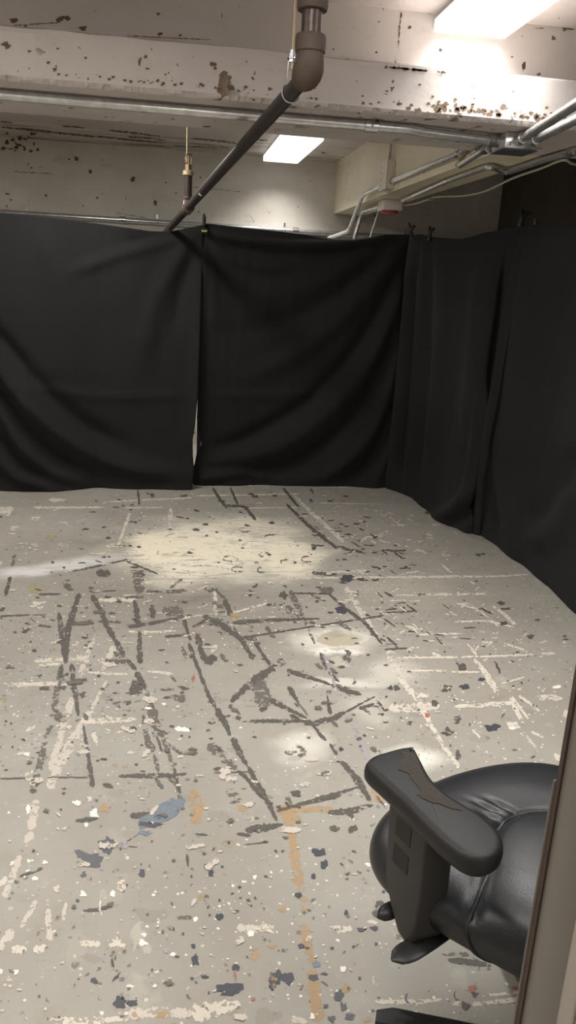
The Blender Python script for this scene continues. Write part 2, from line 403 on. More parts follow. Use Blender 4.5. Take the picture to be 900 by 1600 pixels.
# wide pale scuffs first, then tape lines, then drips
for a in [
 ('w',[(77,1233),(97,1187),(113,1157),(133,1127),(150,1095)],[14,15,15,12,6]), ('w',[(80,1205),(97,1143),(113,1090)],[12,11,9]),
 ('w',[(58,1250),(47,1297)],13), ('w',[(50,1300),(40,1323)],13), ('w',[(32,1337),(7,1403)],10), ('W',[(0,1385),(10,1370)],8),
 ('w',[(137,1027),(125,1057)],9), ('w',[(147,997),(127,1047)],7), ('w',[(180,1007),(160,1047)],9), ('w',[(167,1063),(133,1127)],5),
 ('w',[(57,1407),(33,1450)],8), ('w',[(20,1452),(0,1485)],12), ('w',[(75,1420),(78,1470)],9), ('w',[(103,1410),(98,1440)],6),
 ('W',[(7,1070),(110,1068)],6), ('W',[(53,1033),(137,1028)],6), ('W',[(125,1128),(165,1126),(213,1124)],[5,11,4]),
 ('X',[(273,1138),(297,1142)],7), ('W',[(137,1051),(200,1054)],4), ('W',[(230,1049),(270,1053)],4), ('W',[(145,1145),(152,1165)],7),
 ('W',[(180,1147),(203,1136)],3), ('W',[(40,1143),(55,1134)],6),
 ('W',[(17,1483),(42,1484)],14), ('W',[(52,1486),(75,1480)],13), ('W',[(123,1475),(157,1475)],9), ('W',[(167,1473),(197,1473)],15),
 ('W',[(77,1597),(120,1595),(163,1596)],12), ('W',[(163,1594),(215,1590)],9), ('w',[(200,1584),(250,1582),(300,1584)],15), ('O',[(245,1588),(262,1583)],12), ('O',[(205,1585),(215,1587)],9),
 ('W',[(300,1584),(340,1577),(376,1570)],[26,24,14]), ('w',[(370,1450),(433,1453)],12), ('X',[(388,1456),(396,1462)],9), ('W',[(513,1452),(550,1452)],11),
 ('L',[(560,1375),(576,1375)],8), ('W',[(592,1362),(598,1385)],7), ('W',[(573,1440),(590,1442)],6), ('W',[(583,1525),(588,1540)],6),
 ('w',[(455,1592),(480,1597)],10), ('W',[(587,1566),(650,1566),(690,1562)],[6,9,4]), ('W',[(738,1570),(790,1564),(826,1560)],7), ('W',[(760,1556),(826,1549)],5), ('W',[(705,1567),(722,1570)],7),
 ('W',[(585,1566),(600,1563)],5),
 ('W',[(460,775),(500,813),(537,847)],[4,6,7]), ('w',[(540,917),(567,960),(593,1003)],8), ('W',[(605,1018),(620,1053),(650,1090),(683,1150),(717,1200)],[8,9,9,6,7]),
 ('W',[(740,1030),(760,1053),(780,1087)],[5,10,7]), ('W',[(797,1090),(817,1130)],7), ('W',[(800,1088),(827,1126)],4), ('w',[(607,1107),(650,1106),(687,1103)],12),
 ('W',[(710,1104),(755,1102),(800,1098)],[5,6,7]), ('W',[(640,1048),(697,1048)],3), ('W',[(705,1050),(750,1050)],3), ('W',[(783,1068),(820,1058)],2.5),
 ('W',[(810,1087),(825,1097),(843,1112)],4), ('W',[(738,1140),(752,1155)],4), ('W',[(827,1142),(850,1153)],4), ('W',[(823,1150),(838,1170)],3), ('W',[(866,1178),(878,1190)],9),
 ('W',[(52,793),(100,793),(163,793)],3), ('W',[(170,784),(300,778)],2.5), ('W',[(195,794),(255,793)],2), ('W',[(203,802),(183,857)],4.5), ('W',[(267,793),(265,833)],6),
 ('W',[(153,938),(213,937)],6), ('W',[(200,987),(260,988)],3), ('W',[(225,910),(290,908)],4), ('W',[(60,1040),(95,1037)],5),
 ('W',[(300,775),(467,772)],2.5), ('W',[(370,794),(467,793)],2), ('W',[(500,786),(600,788)],1.5), ('W',[(563,847),(572,840),(600,837)],3), ('W',[(477,897),(573,892)],4), ('W',[(417,904),(510,903),(600,902)],3),
 ('W',[(363,958),(420,942)],3), ('w',[(335,923),(338,963)],6), ('Y',[(300,885),(332,883)],2),
 ('W',[(600,902),(710,901),(765,901),(827,898)],[3,4,2.5,3]), ('W',[(617,930),(690,929),(760,928)],[2,4,3]), ('W',[(610,820),(637,821)],2.5), ('W',[(640,820),(655,820)],2), ('W',[(673,820),(688,820)],2),
 ('W',[(620,1028),(710,1027),(790,1025),(868,1021)],[3,3,3,4]), ('W',[(628,897),(655,893)],3), ('W',[(690,882),(707,897)],3), ('W',[(713,943),(747,952),(780,980)],2.5), ('W',[(770,947),(790,962),(807,977)],4),
 ('W',[(710,972),(760,970),(803,980)],3), ('W',[(653,992),(690,991),(720,990)],3), ('W',[(787,1005),(823,1017)],3), ('W',[(675,1020),(690,1028)],6), ('W',[(633,978),(657,985)],4),
 ('W',[(745,1024),(730,1006)],4), ('W',[(742,1018),(748,1008)],4), ('W',[(752,1004),(770,1003)],3), ('W',[(860,1000),(842,1005)],2),
 ('O',[(447,1257),(457,1290)],26), ('O',[(455,1300),(463,1350),(470,1397)],[13,15,16]), ('O',[(474,1400),(476,1430)],12), ('O',[(473,1443),(480,1470),(487,1505)],14), ('O',[(487,1515),(493,1560),(497,1597)],[16,18,20]),
 ('O',[(302,1233),(308,1262),(304,1288)],[12,22,16]), ('O',[(583,1225),(596,1255)],14), ('O',[(520,1265),(430,1262)],10),
]: strip(*a)
for a in [
 ('D',[(124,927),(112,965),(106,980),(102,1037)],[8,11,10,8]), ('G',[(97,1038),(90,1075),(83,1110)],[7,10,9]), ('D',[(97,1040),(93,1060)],6), ('G',[(78,1133),(66,1180),(50,1240)],[8,9,11]), ('D',[(60,1220),(50,1238)],9),
 ('D',[(92,957),(97,997),(103,1037)],[7,9,6]), ('D',[(112,1037),(117,1080),(123,1120)],[8,9,5]), ('D',[(130,1133),(138,1180),(145,1230)],[4,6,8]), ('D',[(139,1190),(142,1210)],8),
 ('D',[(143,930),(155,950),(167,977),(195,1027)],[10,6,8,8]), ('D',[(198,1030),(213,1047)],[6,9]), ('D',[(212,1050),(227,1077)],9), ('G',[(227,1077),(238,1115),(247,1145),(262,1147)],[8,16,16,5]), ('G',[(250,1140),(267,1187),(287,1270)],[6,6,7]), ('D',[(272,1200),(281,1240)],5),
 ('G',[(223,1117),(230,1157),(240,1175)],[5,10,14]), ('G',[(240,1178),(248,1207)],6), ('D',[(245,1150),(253,1175)],4), ('D',[(235,1135),(263,1147)],2),
 ('D',[(210,937),(217,977)],[8,9]), ('D',[(218,985),(219,1037)],[5,10]), ('G',[(217,893),(217,927)],16), ('G',[(203,893),(225,893)],5), ('D',[(17,900),(8,932)],6), ('G',[(24,865),(18,885)],6),
 ('D',[(0,963),(47,961)],2.5), ('D',[(50,961),(72,961)],1.5), ('D',[(0,1217),(43,1216)],2.5), ('D',[(75,1215),(137,1215)],2.5), ('D',[(185,1213),(230,1212),(270,1213),(292,1209)],[4,8,7,4]),
 ('D',[(112,893),(160,883),(200,874)],3), ('D',[(197,877),(220,886),(247,897)],3), ('D',[(200,980),(240,973),(293,963)],[6,5,3]), ('D',[(257,995),(293,992)],4), ('G',[(227,925),(260,925),(293,923)],6), ('D',[(60,929),(95,928)],3), ('D',[(45,965),(56,973)],1.5),
 ('G',[(253,952),(287,958)],16), ('D',[(150,894),(173,897)],10), ('D',[(237,945),(239,967)],9), ('G',[(265,920),(287,903)],4), ('D',[(0,955),(8,950)],6), ('D',[(153,971),(190,973)],2.5), ('D',[(160,924),(182,923)],2),
 ('D',[(332,762),(343,780),(355,795)],4), ('D',[(360,762),(372,790)],4), ('D',[(353,790),(390,793)],4), ('D',[(382,792),(400,813)],5), ('D',[(442,762),(467,793)],4), ('D',[(447,787),(480,820),(505,840),(527,858)],[4,6,6,4]),
 ('D',[(533,857),(567,863)],4), ('D',[(485,852),(507,853)],3), ('D',[(487,895),(527,898)],5), ('G',[(453,923),(473,963)],[10,12]), ('G',[(473,963),(492,1007)],4), ('D',[(457,927),(517,928)],3),
 ('D',[(513,928),(545,955),(570,973),(597,1007)],[4,5,6,4]), ('D',[(485,930),(510,940)],3), ('D',[(350,937),(362,963)],9), ('D',[(363,973),(430,969),(500,967)],[6,5,3]), ('D',[(377,997),(483,980),(600,962)],[3,2.5,3]),
 ('D',[(317,962),(347,977),(377,1000),(395,1028)],[7,9,9,7]), ('D',[(300,980),(327,968)],4), ('D',[(365,980),(393,1027)],4), ('D',[(397,1003),(430,1050)],5), ('D',[(307,990),(320,1033)],9), ('D',[(380,995),(402,1000)],6), ('G',[(447,947),(460,963)],12),
 ('D',[(500,1020),(510,1047)],6), ('D',[(513,1050),(530,1066)],5), ('G',[(283,960),(300,1005)],6), ('D',[(287,965),(297,1000)],5), ('D',[(295,1005),(303,1025)],6), ('G',[(284,1010),(292,1030)],6),
 ('D',[(300,1020),(323,1080),(337,1107)],[5,6,8]), ('D',[(337,1107),(350,1128),(360,1150)],[10,10,6]), ('D',[(363,1153),(375,1178),(387,1198)],[10,9,4]), ('D',[(387,1198),(410,1237),(433,1283)],[6,9,5]),
 ('G',[(325,1163),(340,1175),(357,1190),(370,1205)],[12,16,13,8]), ('D',[(370,1205),(383,1213),(410,1247)],[6,6,7]), ('D',[(333,1208),(400,1206)],2), ('D',[(338,1165),(348,1178)],3), ('D',[(432,1268),(500,1248),(560,1230)],[4,7,3]), ('D',[(485,1255),(533,1243)],4),
 ('D',[(383,1297),(410,1294),(443,1288)],[9,12,4]), ('D',[(512,1270),(550,1267),(583,1258)],[9,10,6]), ('D',[(545,1268),(552,1280)],8), ('D',[(533,1190),(557,1217),(580,1253)],[7,11,7]), ('D',[(487,1130),(500,1148),(510,1158)],5), ('D',[(515,1162),(527,1180)],5),
 ('D',[(378,1128),(410,1127),(487,1127)],[2.5,6,4]), ('D',[(475,1131),(500,1131)],7), ('D',[(490,1130),(520,1123),(540,1113)],[8,10,5]), ('D',[(540,1113),(587,1088)],[4,2.5]), ('D',[(418,1092),(450,1108),(480,1123)],[9,7,4]), ('D',[(452,1117),(470,1126)],6),
 ('D',[(448,1047),(480,1058),(517,1070)],[7,6,4]), ('D',[(517,1070),(545,1080),(565,1086)],[8,9,4]), ('D',[(427,1043),(407,1057),(393,1067)],[8,14,14]), ('D',[(393,1067),(375,1083),(360,1097)],[12,9,8]), ('G',[(400,1065),(410,1085),(415,1108)],[26,26,16]), ('D',[(405,1110),(418,1106)],8),
 ('D',[(450,1073),(458,1085),(467,1100)],[9,7,3]), ('G',[(467,1100),(482,1120)],3), ('D',[(511,1086),(514,1105),(517,1117)],[2,6,6]), ('L',[(550,1130),(562,1158),(577,1187)],[6,8,12]), ('D',[(556,1155),(566,1155)],6), ('L',[(505,1020),(520,1060),(528,1090)],4),
 ('D',[(560,1108),(585,1100)],5), ('D',[(590,1095),(600,1110)],4), ('G',[(357,1233),(365,1245),(377,1253)],[14,20,10]), ('G',[(375,1232),(388,1230)],5), ('D',[(203,1275),(225,1274),(247,1270)],[8,10,5]), ('D',[(118,1283),(153,1279)],7), ('D',[(160,1226),(177,1231)],7),
 ('D',[(30,1370),(67,1357)],4), ('D',[(130,1423),(150,1422),(170,1418)],5), ('G',[(225,1440),(258,1437)],4), ('G',[(275,1434),(300,1434)],5), ('D',[(292,1335),(294,1355)],4), ('G',[(321,1395),(328,1432)],7), ('D',[(190,1320),(215,1305)],1.5), ('D',[(200,1323),(228,1324)],1.5),
 ('D',[(382,1320),(420,1316)],2), ('D',[(300,1303),(325,1305)],3), ('D',[(370,1303),(392,1306)],5), ('D',[(175,1497),(177,1518)],4), ('D',[(597,1408),(586,1433)],13), ('G',[(690,1490),(735,1492)],6), ('D',[(700,1500),(745,1505),(768,1510)],[8,10,4]),
 ('D',[(600,958),(650,955)],2.5), ('D',[(635,945),(652,957)],3), ('D',[(750,950),(770,960)],3), ('D',[(600,967),(618,980)],3), ('D',[(600,1015),(640,1013)],3), ('D',[(680,995),(694,1010)],2.5), ('D',[(604,995),(620,1010)],4), ('D',[(600,925),(615,933)],4), ('D',[(773,1033),(782,1053)],4),
 ('D',[(712,1033),(726,1048)],5), ('D',[(215,765),(218,790)],3), ('D',[(235,772),(241,776)],6), ('D',[(485,763),(490,772)],3), ('D',[(483,780),(490,785)],4),
]: strip(*a)
for a in [
 ('U',255,1272,38,12,.35,18,-.45), ('U',278,1255,14,9), ('B',232,1288,18,6), ('U',228,1302,12,4), ('B',168,1321,12,13), ('B',145,1343,16,10), ('B',127,1334,10,6), ('L',193,1319,8,7), ('B',131,1367,5,5), ('B',222,1365,5,6),
 ('B',188,1567,10,9), ('B',206,1567,9,5), ('B',148,1533,5,5), ('B',182,1527,6,3,.3,18,-.9), ('D',212,1073,9,8), ('D',200,1098,6,4), ('D',210,1083,12,3), ('G',280,1091,11,6), ('D',262,1090,6,3), ('D',287,1075,7,3), ('D',70,1076,9,3), ('D',98,1075,7,3), ('D',130,1086,5,5), ('D',128,1063,9,3),
 ('B',542,904,10,5), ('B',533,953,8,6), ('D',442,930,7,8), ('D',327,1030,12,8), ('D',394,1026,6,4), ('D',490,857,4,3), ('D',300,1025,5,4), ('B',770,1137,10,6), ('B',752,1062,6,3), ('B',725,1074,7,4), ('D',463,1240,8,5), ('D',373,1122,4,3), ('B',533,1171,4,3), ('D',398,1152,3,2), ('D',357,1119,3,2), ('D',340,1202,6,3), ('D',553,1295,7,4), ('D',523,1296,7,6), ('D',549,1297,4,6),
 ('B',500,1332,11,7), ('B',507,1352,5,7), ('B',489,1369,4,4), ('B',432,1529,10,10), ('B',450,1531,9,9), ('B',425,1542,5,6), ('B',357,1546,19,9), ('B',368,1512,7,5), ('B',490,1528,8,5), ('B',506,1522,6,3), ('B',530,1557,7,8), ('B',537,1573,5,8), ('B',518,1593,7,6), ('B',546,1589,7,5), ('B',466,1400,6,4), ('B',472,1479,5,4), ('B',481,1482,3,2), ('B',343,1434,6,5), ('B',565,1453,7,3), ('B',585,1451,6,4), ('B',541,1426,3,3), ('B',374,1387,3,2), ('B',519,1482,3,2), ('B',539,1513,3,2), ('B',509,1573,4,3), ('D',265,1450,3,3), ('B',302,1478,3,4), ('B',305,1500,5,9), ('B',320,1527,6,3), ('U',495,1507,6,5), ('L',260,1485,4,4), ('B',322,1354,4,3), ('B',330,1365,4,5),
 ('X',223,1474,6,5), ('X',55,1373,5,3), ('X',70,1348,4,3), ('X',130,1397,5,4), ('X',177,1397,4,5), ('X',270,1492,4,3), ('X',25,1519,4,4), ('X',242,1541,3,3), ('X',240,1399,3,2), ('X',398,1371,3,3), ('X',488,1588,4,4), ('X',536,1515,5,4), ('X',2,1518,3,4), ('X',226,1461,4,3), ('X',135,1289,4,3), ('X',120,1255,7,4), ('X',147,1272,8,6), ('W',140,1248,4,4), ('W',168,1143,6,4), ('W',108,1136,4,3), ('W',205,1177,5,3), ('X',232,1107,5,2), ('X',256,1100,4,2), ('W',32,1178,6,3), ('X',42,1179,4,3), ('W',50,1215,8,10), ('X',44,1265,3,7), ('W',12,1535,7,7), ('W',190,1385,7,10), ('W',88,1390,5,6),
 ('W',661,1087,9,4), ('W',858,1090,17,5), ('W',813,1077,4,2), ('X',870,1074,6,2.5), ('W',802,1133,11,6), ('X',800,1138,5,2), ('W',884,1117,4,6), ('W',668,1133,4,2), ('W',10,798,13,7), ('W',22,826,7,4), ('W',90,782,12,3), ('W',55,810,8,3), ('W',98,852,8,2.5), ('W',60,945,12,6), ('Y',60,920,16,7), ('Y',80,839,12,3), ('Y',88,941,5,2), ('Y',187,818,6,4), ('W',0,880,4,4), ('W',173,853,8,3), ('Y',366,966,8,6), ('O',366,962,6,4),
 ('R',302,1060,2.5,7), ('R',668,1118,4,4), ('R',367,1525,3,10), ('R',396,1562,3,2.5), ('R',312,992,2,2), ('D',727,1572,7,6), ('R',738,1545,5,5), ('R',805,1543,6,2), ('D',742,1555,5,4), ('Y',663,838,3,6), ('O',441,1421,6,5), ('O',424,1478,6,5), ('O',398,1490,8,9), ('O',542,1545,7,7), ('O',552,1504,3,5), ('O',425,1533,8,10), ('W',415,1450,14,8), ('O',313,1402,6,5), ('O',180,1197,4,3), ('O',196,1196,5,3), ('O',165,1263,7,6), ('Y',5,1095,6,4), ('w',130,1170,9,8), ('O',572,1593,8,5), ('O',378,1262,8,6), ('w',640,1015,6,3),
 ('D',668,801,5,3), ('B',610,1075,4,3), ('D',620,1075,5,4), ('D',698,1076,8,5), ('D',680,1100,6,5), ('D',700,1143,8,6), ('D',715,1125,5,6), ('D',716,1180,3,8), ('D',640,1130,4,4), ('D',783,943,6,3), ('D',790,952,8,2), ('D',787,975,6,3), ('D',830,995,5,4), ('D',840,969,4,2), ('D',882,994,3,2), ('D',884,999,4,1.5), ('D',748,867,4,2), ('D',755,866,4,1.5), ('D',723,1043,6,5),
]: blob(*a)
for x, y, rx, ry in ((372,890,10,4),(409,891,7,4),(480,874,9,4.5),(446,878,8,3),(425,839,12,3),(383,828,10,3),(415,867,11,3),(360,873,12,4)): ring('G', x, y, rx, ry, 2.2, random.uniform(0, 3), random.uniform(4.5, 7))
ring('Y', 357, 1318, 10, 4.5, 2.5); ring('D', 715, 1555, 5, 8, 2, 1, 4); ring('B', 640, 1560, 6, 8, 3, 1.5, 4.2); ring('X', 180, 1417, 24, 28, 1.6, 2.6, 3.5)
# many short scratches where furniture was dragged
def scatter(k, n, quad, l0, l1, w0, w1, ang=None):
    A, B, Cc, D = [Vector(p) for p in quad]
    for _ in range(n):
        u, v = random.random(), random.random()
        p = (A*(1-u)+B*u)*(1-v)+(D*(1-u)+Cc*u)*v
        a = random.choice(ang)+random.gauss(0, .12) if ang else random.uniform(0, PI)
        L = random.uniform(l0, l1)*.5; d = Vector((math.cos(a), math.sin(a)*.6))*L
        strip(k, [p-d, p+d*.1+Vector((random.uniform(-1,1), random.uniform(-1,1))), p+d], random.uniform(w0, w1), .45, 2)
random.seed(5)
Q = [(520,790),(640,800),(830,1000),(610,1040)]
scatter('W', 95, Q, 6, 20, 1.4, 2.6, [0.05, 0, .7, -.9, .6]); scatter('D', 60, [(470,790),(620,850),(760,1000),(560,1010)], 5, 20, 1.2, 2.6, [.1, .8, 0])
scatter('D', 120, [(150,770),(560,770),(640,1000),(10,1000)], 3, 14, 1.2, 3.5, [0, 0, .3]); scatter('W', 90, [(20,770),(540,770),(560,1040),(10,1000)], 4, 22, 1.2, 3, [0, .05, -.5])
scatter('D', 80, [(0,900),(640,950),(720,1180),(0,1250)], 3, 12, 1.5, 4, [0, .2]); scatter('W', 40, [(0,1000),(560,1000),(600,1300),(0,1300)], 3, 14, 1.5, 4, [0, -.4, .6])
scatter('D', 60, [(0,1250),(560,1260),(580,1598),(0,1598)], 3, 10, 1.5, 4); scatter('W', 60, [(0,1280),(560,1280),(580,1598),(0,1598)], 3, 10, 1.5, 4)
scatter('G', 40, [(60,900),(560,900),(600,1290),(60,1290)], 14, 40, 3, 9, [0, .9, 1.1]); scatter('w', 30, [(60,1000),(560,1000),(600,1598),(0,1598)], 12, 34, 4, 10, [0, -1.0])
scatter('D', 30, [(600,1010),(850,1010),(870,1190),(640,1190)], 3, 9, 1.5, 3.5); scatter('W', 30, [(600,1010),(850,1010),(870,1190),(640,1190)], 3, 9, 1.5, 3)
random.seed(8)
def dabs(k, n, quad, r0, r1):
    A, B, Cc, D = [Vector(p) for p in quad]
    for _ in range(n):
        u, v = random.random(), random.random(); p = (A*(1-u)+B*u)*(1-v)+(D*(1-u)+Cc*u)*v
        r = r0+(r1-r0)*random.random()**3; blob(k, p.x, p.y, r, r*random.uniform(.4, .8), .35, 10)
dabs('D', 110, [(0,790),(600,790),(640,1280),(0,1280)], 1.0, 4); dabs('B', 55, [(0,1250),(570,1250),(590,1598),(0,1598)], .8, 3); dabs('X', 60, [(0,1000),(560,1000),(590,1598),(0,1598)], 0.7, 2)
dabs('W', 40, [(0,780),(560,780),(620,1050),(0,1050)], 1.2, 4); dabs('G', 60, [(0,1000),(560,1000),(590,1598),(0,1598)], 3, 10); dabs('B', 30, [(610,1330),(640,1340),(820,1598),(560,1598)], 1.2, 4)
fl = mesh_obj('floor', fb, FM, smooth='keep'); struct(fl, 'grey painted concrete floor covered in paint splatter and tape residue')
for p in fl.data.polygons:
    if p.normal.z < 0: p.flip()

# ------------------------------------------------------------------ room shell
ZT, ZC = 2.18, 2.62                 # underside of beams, ceiling
YT0, YT1, YW = 3.17, 3.805, 3.49    # lower slab of the cross beam and its web
XLB0, XLB1 = 1.50, 1.775            # long beam
def slab(name, lo, hi, mat, label):
    b = bmesh.new(); box(b, lo, hi); return struct(mesh_obj(name, b, mat), label)
slab('wall_left', (XL-.1, YH, 0), (XL, YB, ZC+.1), M_wallp, 'left side wall')
slab('wall_right', (XR, YH, 0), (XR+.1, YB, ZC+.1), M_shadewall, 'right side wall behind the curtains')
slab('wall_hall', (XL-.1, YH-.1, 0), (XR+.1, YH, ZC+.1), M_wallp, 'wall behind the doorway')
# doorway partition
XJ = .302; YJ0, YJ1 = .437, .487
fw = bmesh.new()
box(fw, (XL, YJ0+.006, 0), (-.66, YJ1-.006, ZC)); box(fw, (.36, YJ0+.006, 0), (XR, YJ1-.006, ZC)); box(fw, (-.66, YJ0+.006, 2.12), (.36, YJ1-.006, ZC))
struct(mesh_obj('wall_front', fw, M_white), 'white partition with the doorway')
dr = struct(thing('door_1', (XJ, YJ0, 0), 'grey painted door frame at the right edge', 'door frame'))
del dr['category']
b = bmesh.new(); box(b, (XJ, YJ0, 0), (.40, YJ1, 2.12)); bevel(b, .002, 2); mesh_obj('door_jamb', b, M_jamb, dr, 30)
b = bmesh.new(); box(b, (-.70, YJ0, 0), (-.60, YJ1, 2.12)); mesh_obj('door_jamb', b, M_jamb, dr)
b = bmesh.new(); box(b, (-.70, YJ0, 2.06), (.40, YJ1, 2.12)); mesh_obj('door_head', b, M_jamb, dr)
b = bmesh.new(); box(b, (XJ-.0015, YJ1-.0025, 0), (XJ+.02, YJ1+.003, 2.06)); mesh_obj('door_seal', b, M_seal, dr, label='dark brown seal strip along the frame edge')
b = bmesh.new(); box(b, (XJ-.003, YJ1+.003, .35), (XJ+.02, YJ1+.006, 1.19)); bevel(b, .0015, 2); mesh_obj('strike_strip', b, M_jamb, dr, 30)
b = bmesh.new(); box(b, (.318, YJ0-.004, 0), (.62, YJ0+.006, 2.2)); mesh_obj('door_casing', b, M_white, dr, label='white casing on the near side of the frame')

# cross beam: a wide lower slab with a broken front edge, on a narrower web
tb = bmesh.new(); nx = 1000; random.seed(3); rows = []
jagz = []; cur = 0.0
for i in range(nx+1):
    if random.random() < .30: cur = random.choice([0, .001, .003, .005, .008, .012])*random.uniform(.5, 1)
    jagz.append(cur+random.uniform(0, .005))
for i in range(nx+1):
    x = XL+(XR-XL)*i/nx; j = jagz[i]
    w = .004*mnoise.noise(Vector((x*2.2, 1, 0)))+.002*mnoise.noise(Vector((x*9, 3, 0)))
    prof = [(YW, ZT+.195), (YT0+.05+w, ZT+.182+w), (YT0+.006+w, ZT+.168+w*2), (YT0+w, ZT+.15), (YT0-.002+w, ZT+.08), (YT0-.003+w, ZT+.014), (YT0+.003+w+j*.5, ZT+.002+j*.9), (YT0+.014+j*1.2, ZT), (YT1-.01, ZT), (YT1, ZT+.008), (YT1, ZT+.195)]
    rows.append([tb.verts.new((x, y, z)) for y, z in prof])
for a, c in zip(rows, rows[1:]):
    for k in range(len(a)-1): tb.faces.new((a[k], a[k+1], c[k+1], c[k]))
box(tb, (XL, YW, ZT+.15), (XR, YT1, ZC), 1)
def crack(bm, pts, w, place, mat):
    P = [Vector((a, b)) for a, b in pts]; L = [0]
    for a, b in zip(P, P[1:]): L.append(L[-1]+(b-a).length)
    n = max(3, int(L[-1]/2.5)); prev = None
    for i in range(n+1):
        sL = L[-1]*i/n; x = pl(L, [p.x for p in P], sL)+random.uniform(-.5, .5); y = pl(L, [p.y for p in P], sL)+random.uniform(-.5, .5)
        d = (P[min(len(P)-1, 1)]-P[0]).normalized(); nn = Vector((-d.y, d.x)); h = w*.5*random.uniform(.15, 1.0)*min(1, (min(i, n-i)+.4)/2)
        cur = (bm.verts.new(place(x+nn.x*h, y+nn.y*h)), bm.verts.new(place(x-nn.x*h, y-nn.y*h)))
        if prev: bm.faces.new((prev[0], prev[1], cur[1], cur[0])).material_index = mat
        prev = cur
def patch(bm, x, y, rx, ry, place, mat):
    ph = random.uniform(0, 90); vs = []
    for i in range(14):
        a = 2*PI*i/14; r = 1+.9*mnoise.noise(Vector((math.cos(a)*1.6+ph, math.sin(a)*1.6, ph)))
        vs.append(bm.verts.new(place(x+rx*r*math.cos(a), y+ry*r*math.sin(a))))
    bm.faces.new(vs).material_index = mat
M_crack = mark_mat('rusty_crack', (84,66,52), (116,96,76), .34, 30, .8)
onweb = lambda x, y: aty(x, y, YW-.0015)
onfl = lambda x, y: aty(x, y, YT0-.0045)
random.seed(21)
for p_, w_ in (([(556,5),(590,8),(622,13)], 4), ([(627,18),(624,45),(622,75)], 3.5), ([(619,92),(617,102)], 4), ([(600,104),(620,104)], 4), ([(660,18),(677,21)], 3), ([(835,44),(850,44)], 3), ([(20,40),(95,35)], 2), ([(200,56),(330,62)], 2)): crack(tb, p_, w_, onweb, 2)
for _ in range(26): patch(tb, random.gauss(640, 26), 0, random.uniform(1.5, 5), random.uniform(1, 2.4), (lambda x, y: onfl(x, 108+(x-640)*.09+y)), 2)
for x_, y_, r_ in ((640,43,3),(588,82,2),(592,34,1.6),(842,116,3),(865,60,4),(888,42,9),(800,89,2)): patch(tb, x_, y_, r_, r_*.8, onweb, 2)
for x_, y_, r_ in ((22,32,7),(40,41,4),(95,30,9),(105,28,6),(130,44,6),(8,68,7),(12,72,6),(46,80,4),(86,108,4),(90,76,2.5),(134,90,3),(248,22,4),(250,53,5),(332,100,6),(336,106,4),(385,96,2),(230,107,3),(200,58,3),(281,55,3),(656,132,3),(676,151,3),(686,175,6),(718,178,4),(738,137,2),(612,142,2),(740,164,2),(792,169,3),(557,127,1.5),(638,169,5),(654,172,6),(802,143,2.5),(720,168,3)): patch(tb, x_, y_, r_*.8, r_*.55, onweb if y_ < 62+x_*.07 else onfl, 2)
for _ in range(90):
    x_ = random.uniform(0, 900); y_ = 113+x_*.089-random.expovariate(1/6.0); r_ = random.uniform(.6, 2.4); patch(tb, x_, y_-2, r_*1.3, r_, onfl, 2)
for _ in range(60):
    x_ = random.uniform(680, 900); y_ = 113+x_*.089-random.expovariate(1/5.0); r_ = random.uniform(1, 3.4); patch(tb, x_, y_-2, r_*1.5, r_, onfl, 2)
t1 = struct(mesh_obj('trim_1', tb, [M_flange, M_slab, M_crack], None, 18), 'wide white concrete cross beam with a chipped lower edge')
wb = bmesh.new(); box(wb, (XL-.1, YB, 0), (XR+.1, YB+.1, ZC+.1)); onback = lambda x, y: aty(x, y, YB-.0015)
for x_, y_, r_ in ((142,268,4),(208,280,4),(120,248,4),(108,249,2),(17,312,2),(72,306,2),(152,309,2),(242,317,4),(313,277,2),(259,285,1.5),(275,302,1.5),(49,262,1.5),(310,331,1.5)): patch(wb, x_, y_, r_*.9, r_*.8, onback, 1)
for p_, w_ in (([(20,268),(85,272)], 1.5), ([(390,335),(398,348)], 1.2), ([(180,332),(195,335),(230,341)], 1.2), ([(300,292),(380,300)], 1.2), ([(520,300),(540,302)], 1)): crack(wb, p_, w_, onback, 1)
struct(mesh_obj('wall_back', wb, [M_wallp, M_crack]), 'off-white painted back wall behind the black curtains')
cb = bmesh.new(); box(cb, (XL, YH, ZC), (XR, YB, ZC+.1))
def onceil(x, y):
    p = atz(x, y, ZC-.0015); return p if p.y < YB-.002 else aty(x, y, YB-.0015)
for p_, w_ in (([(0,198),(40,203)], 3), ([(30,201),(95,208),(150,214)], 4.5), ([(150,213),(200,218),(255,223)], 3), ([(95,197),(135,200)], 3.5), ([(170,204),(200,207),(250,213)], 4), ([(200,214),(235,216),(260,220)], 3.5), ([(0,190),(20,192)], 3), ([(270,228),(360,231)], 2.5), ([(300,216),(370,224)], 3), ([(395,217),(418,220)], 3), ([(500,238),(512,240)], 3)): crack(cb, p_, w_, onceil, 1)
for _ in range(26): patch(cb, random.uniform(5, 60), random.uniform(208, 236), random.uniform(1.5, 5), random.uniform(1, 3), onceil, 1)
struct(mesh_obj('ceiling', cb, [M_slab, M_crack]), 'off-white painted concrete ceiling with chips and cracks')
lb = bmesh.new(); box(lb, (XLB0, YT1-.01, ZT), (XLB1, YB, ZC)); bmesh.ops.subdivide_edges(lb, edges=lb.edges[:], cuts=6, use_grid_fill=True); 
struct(mesh_obj('trim_2', lb, M_beam), 'cream painted long beam running to the back wall')

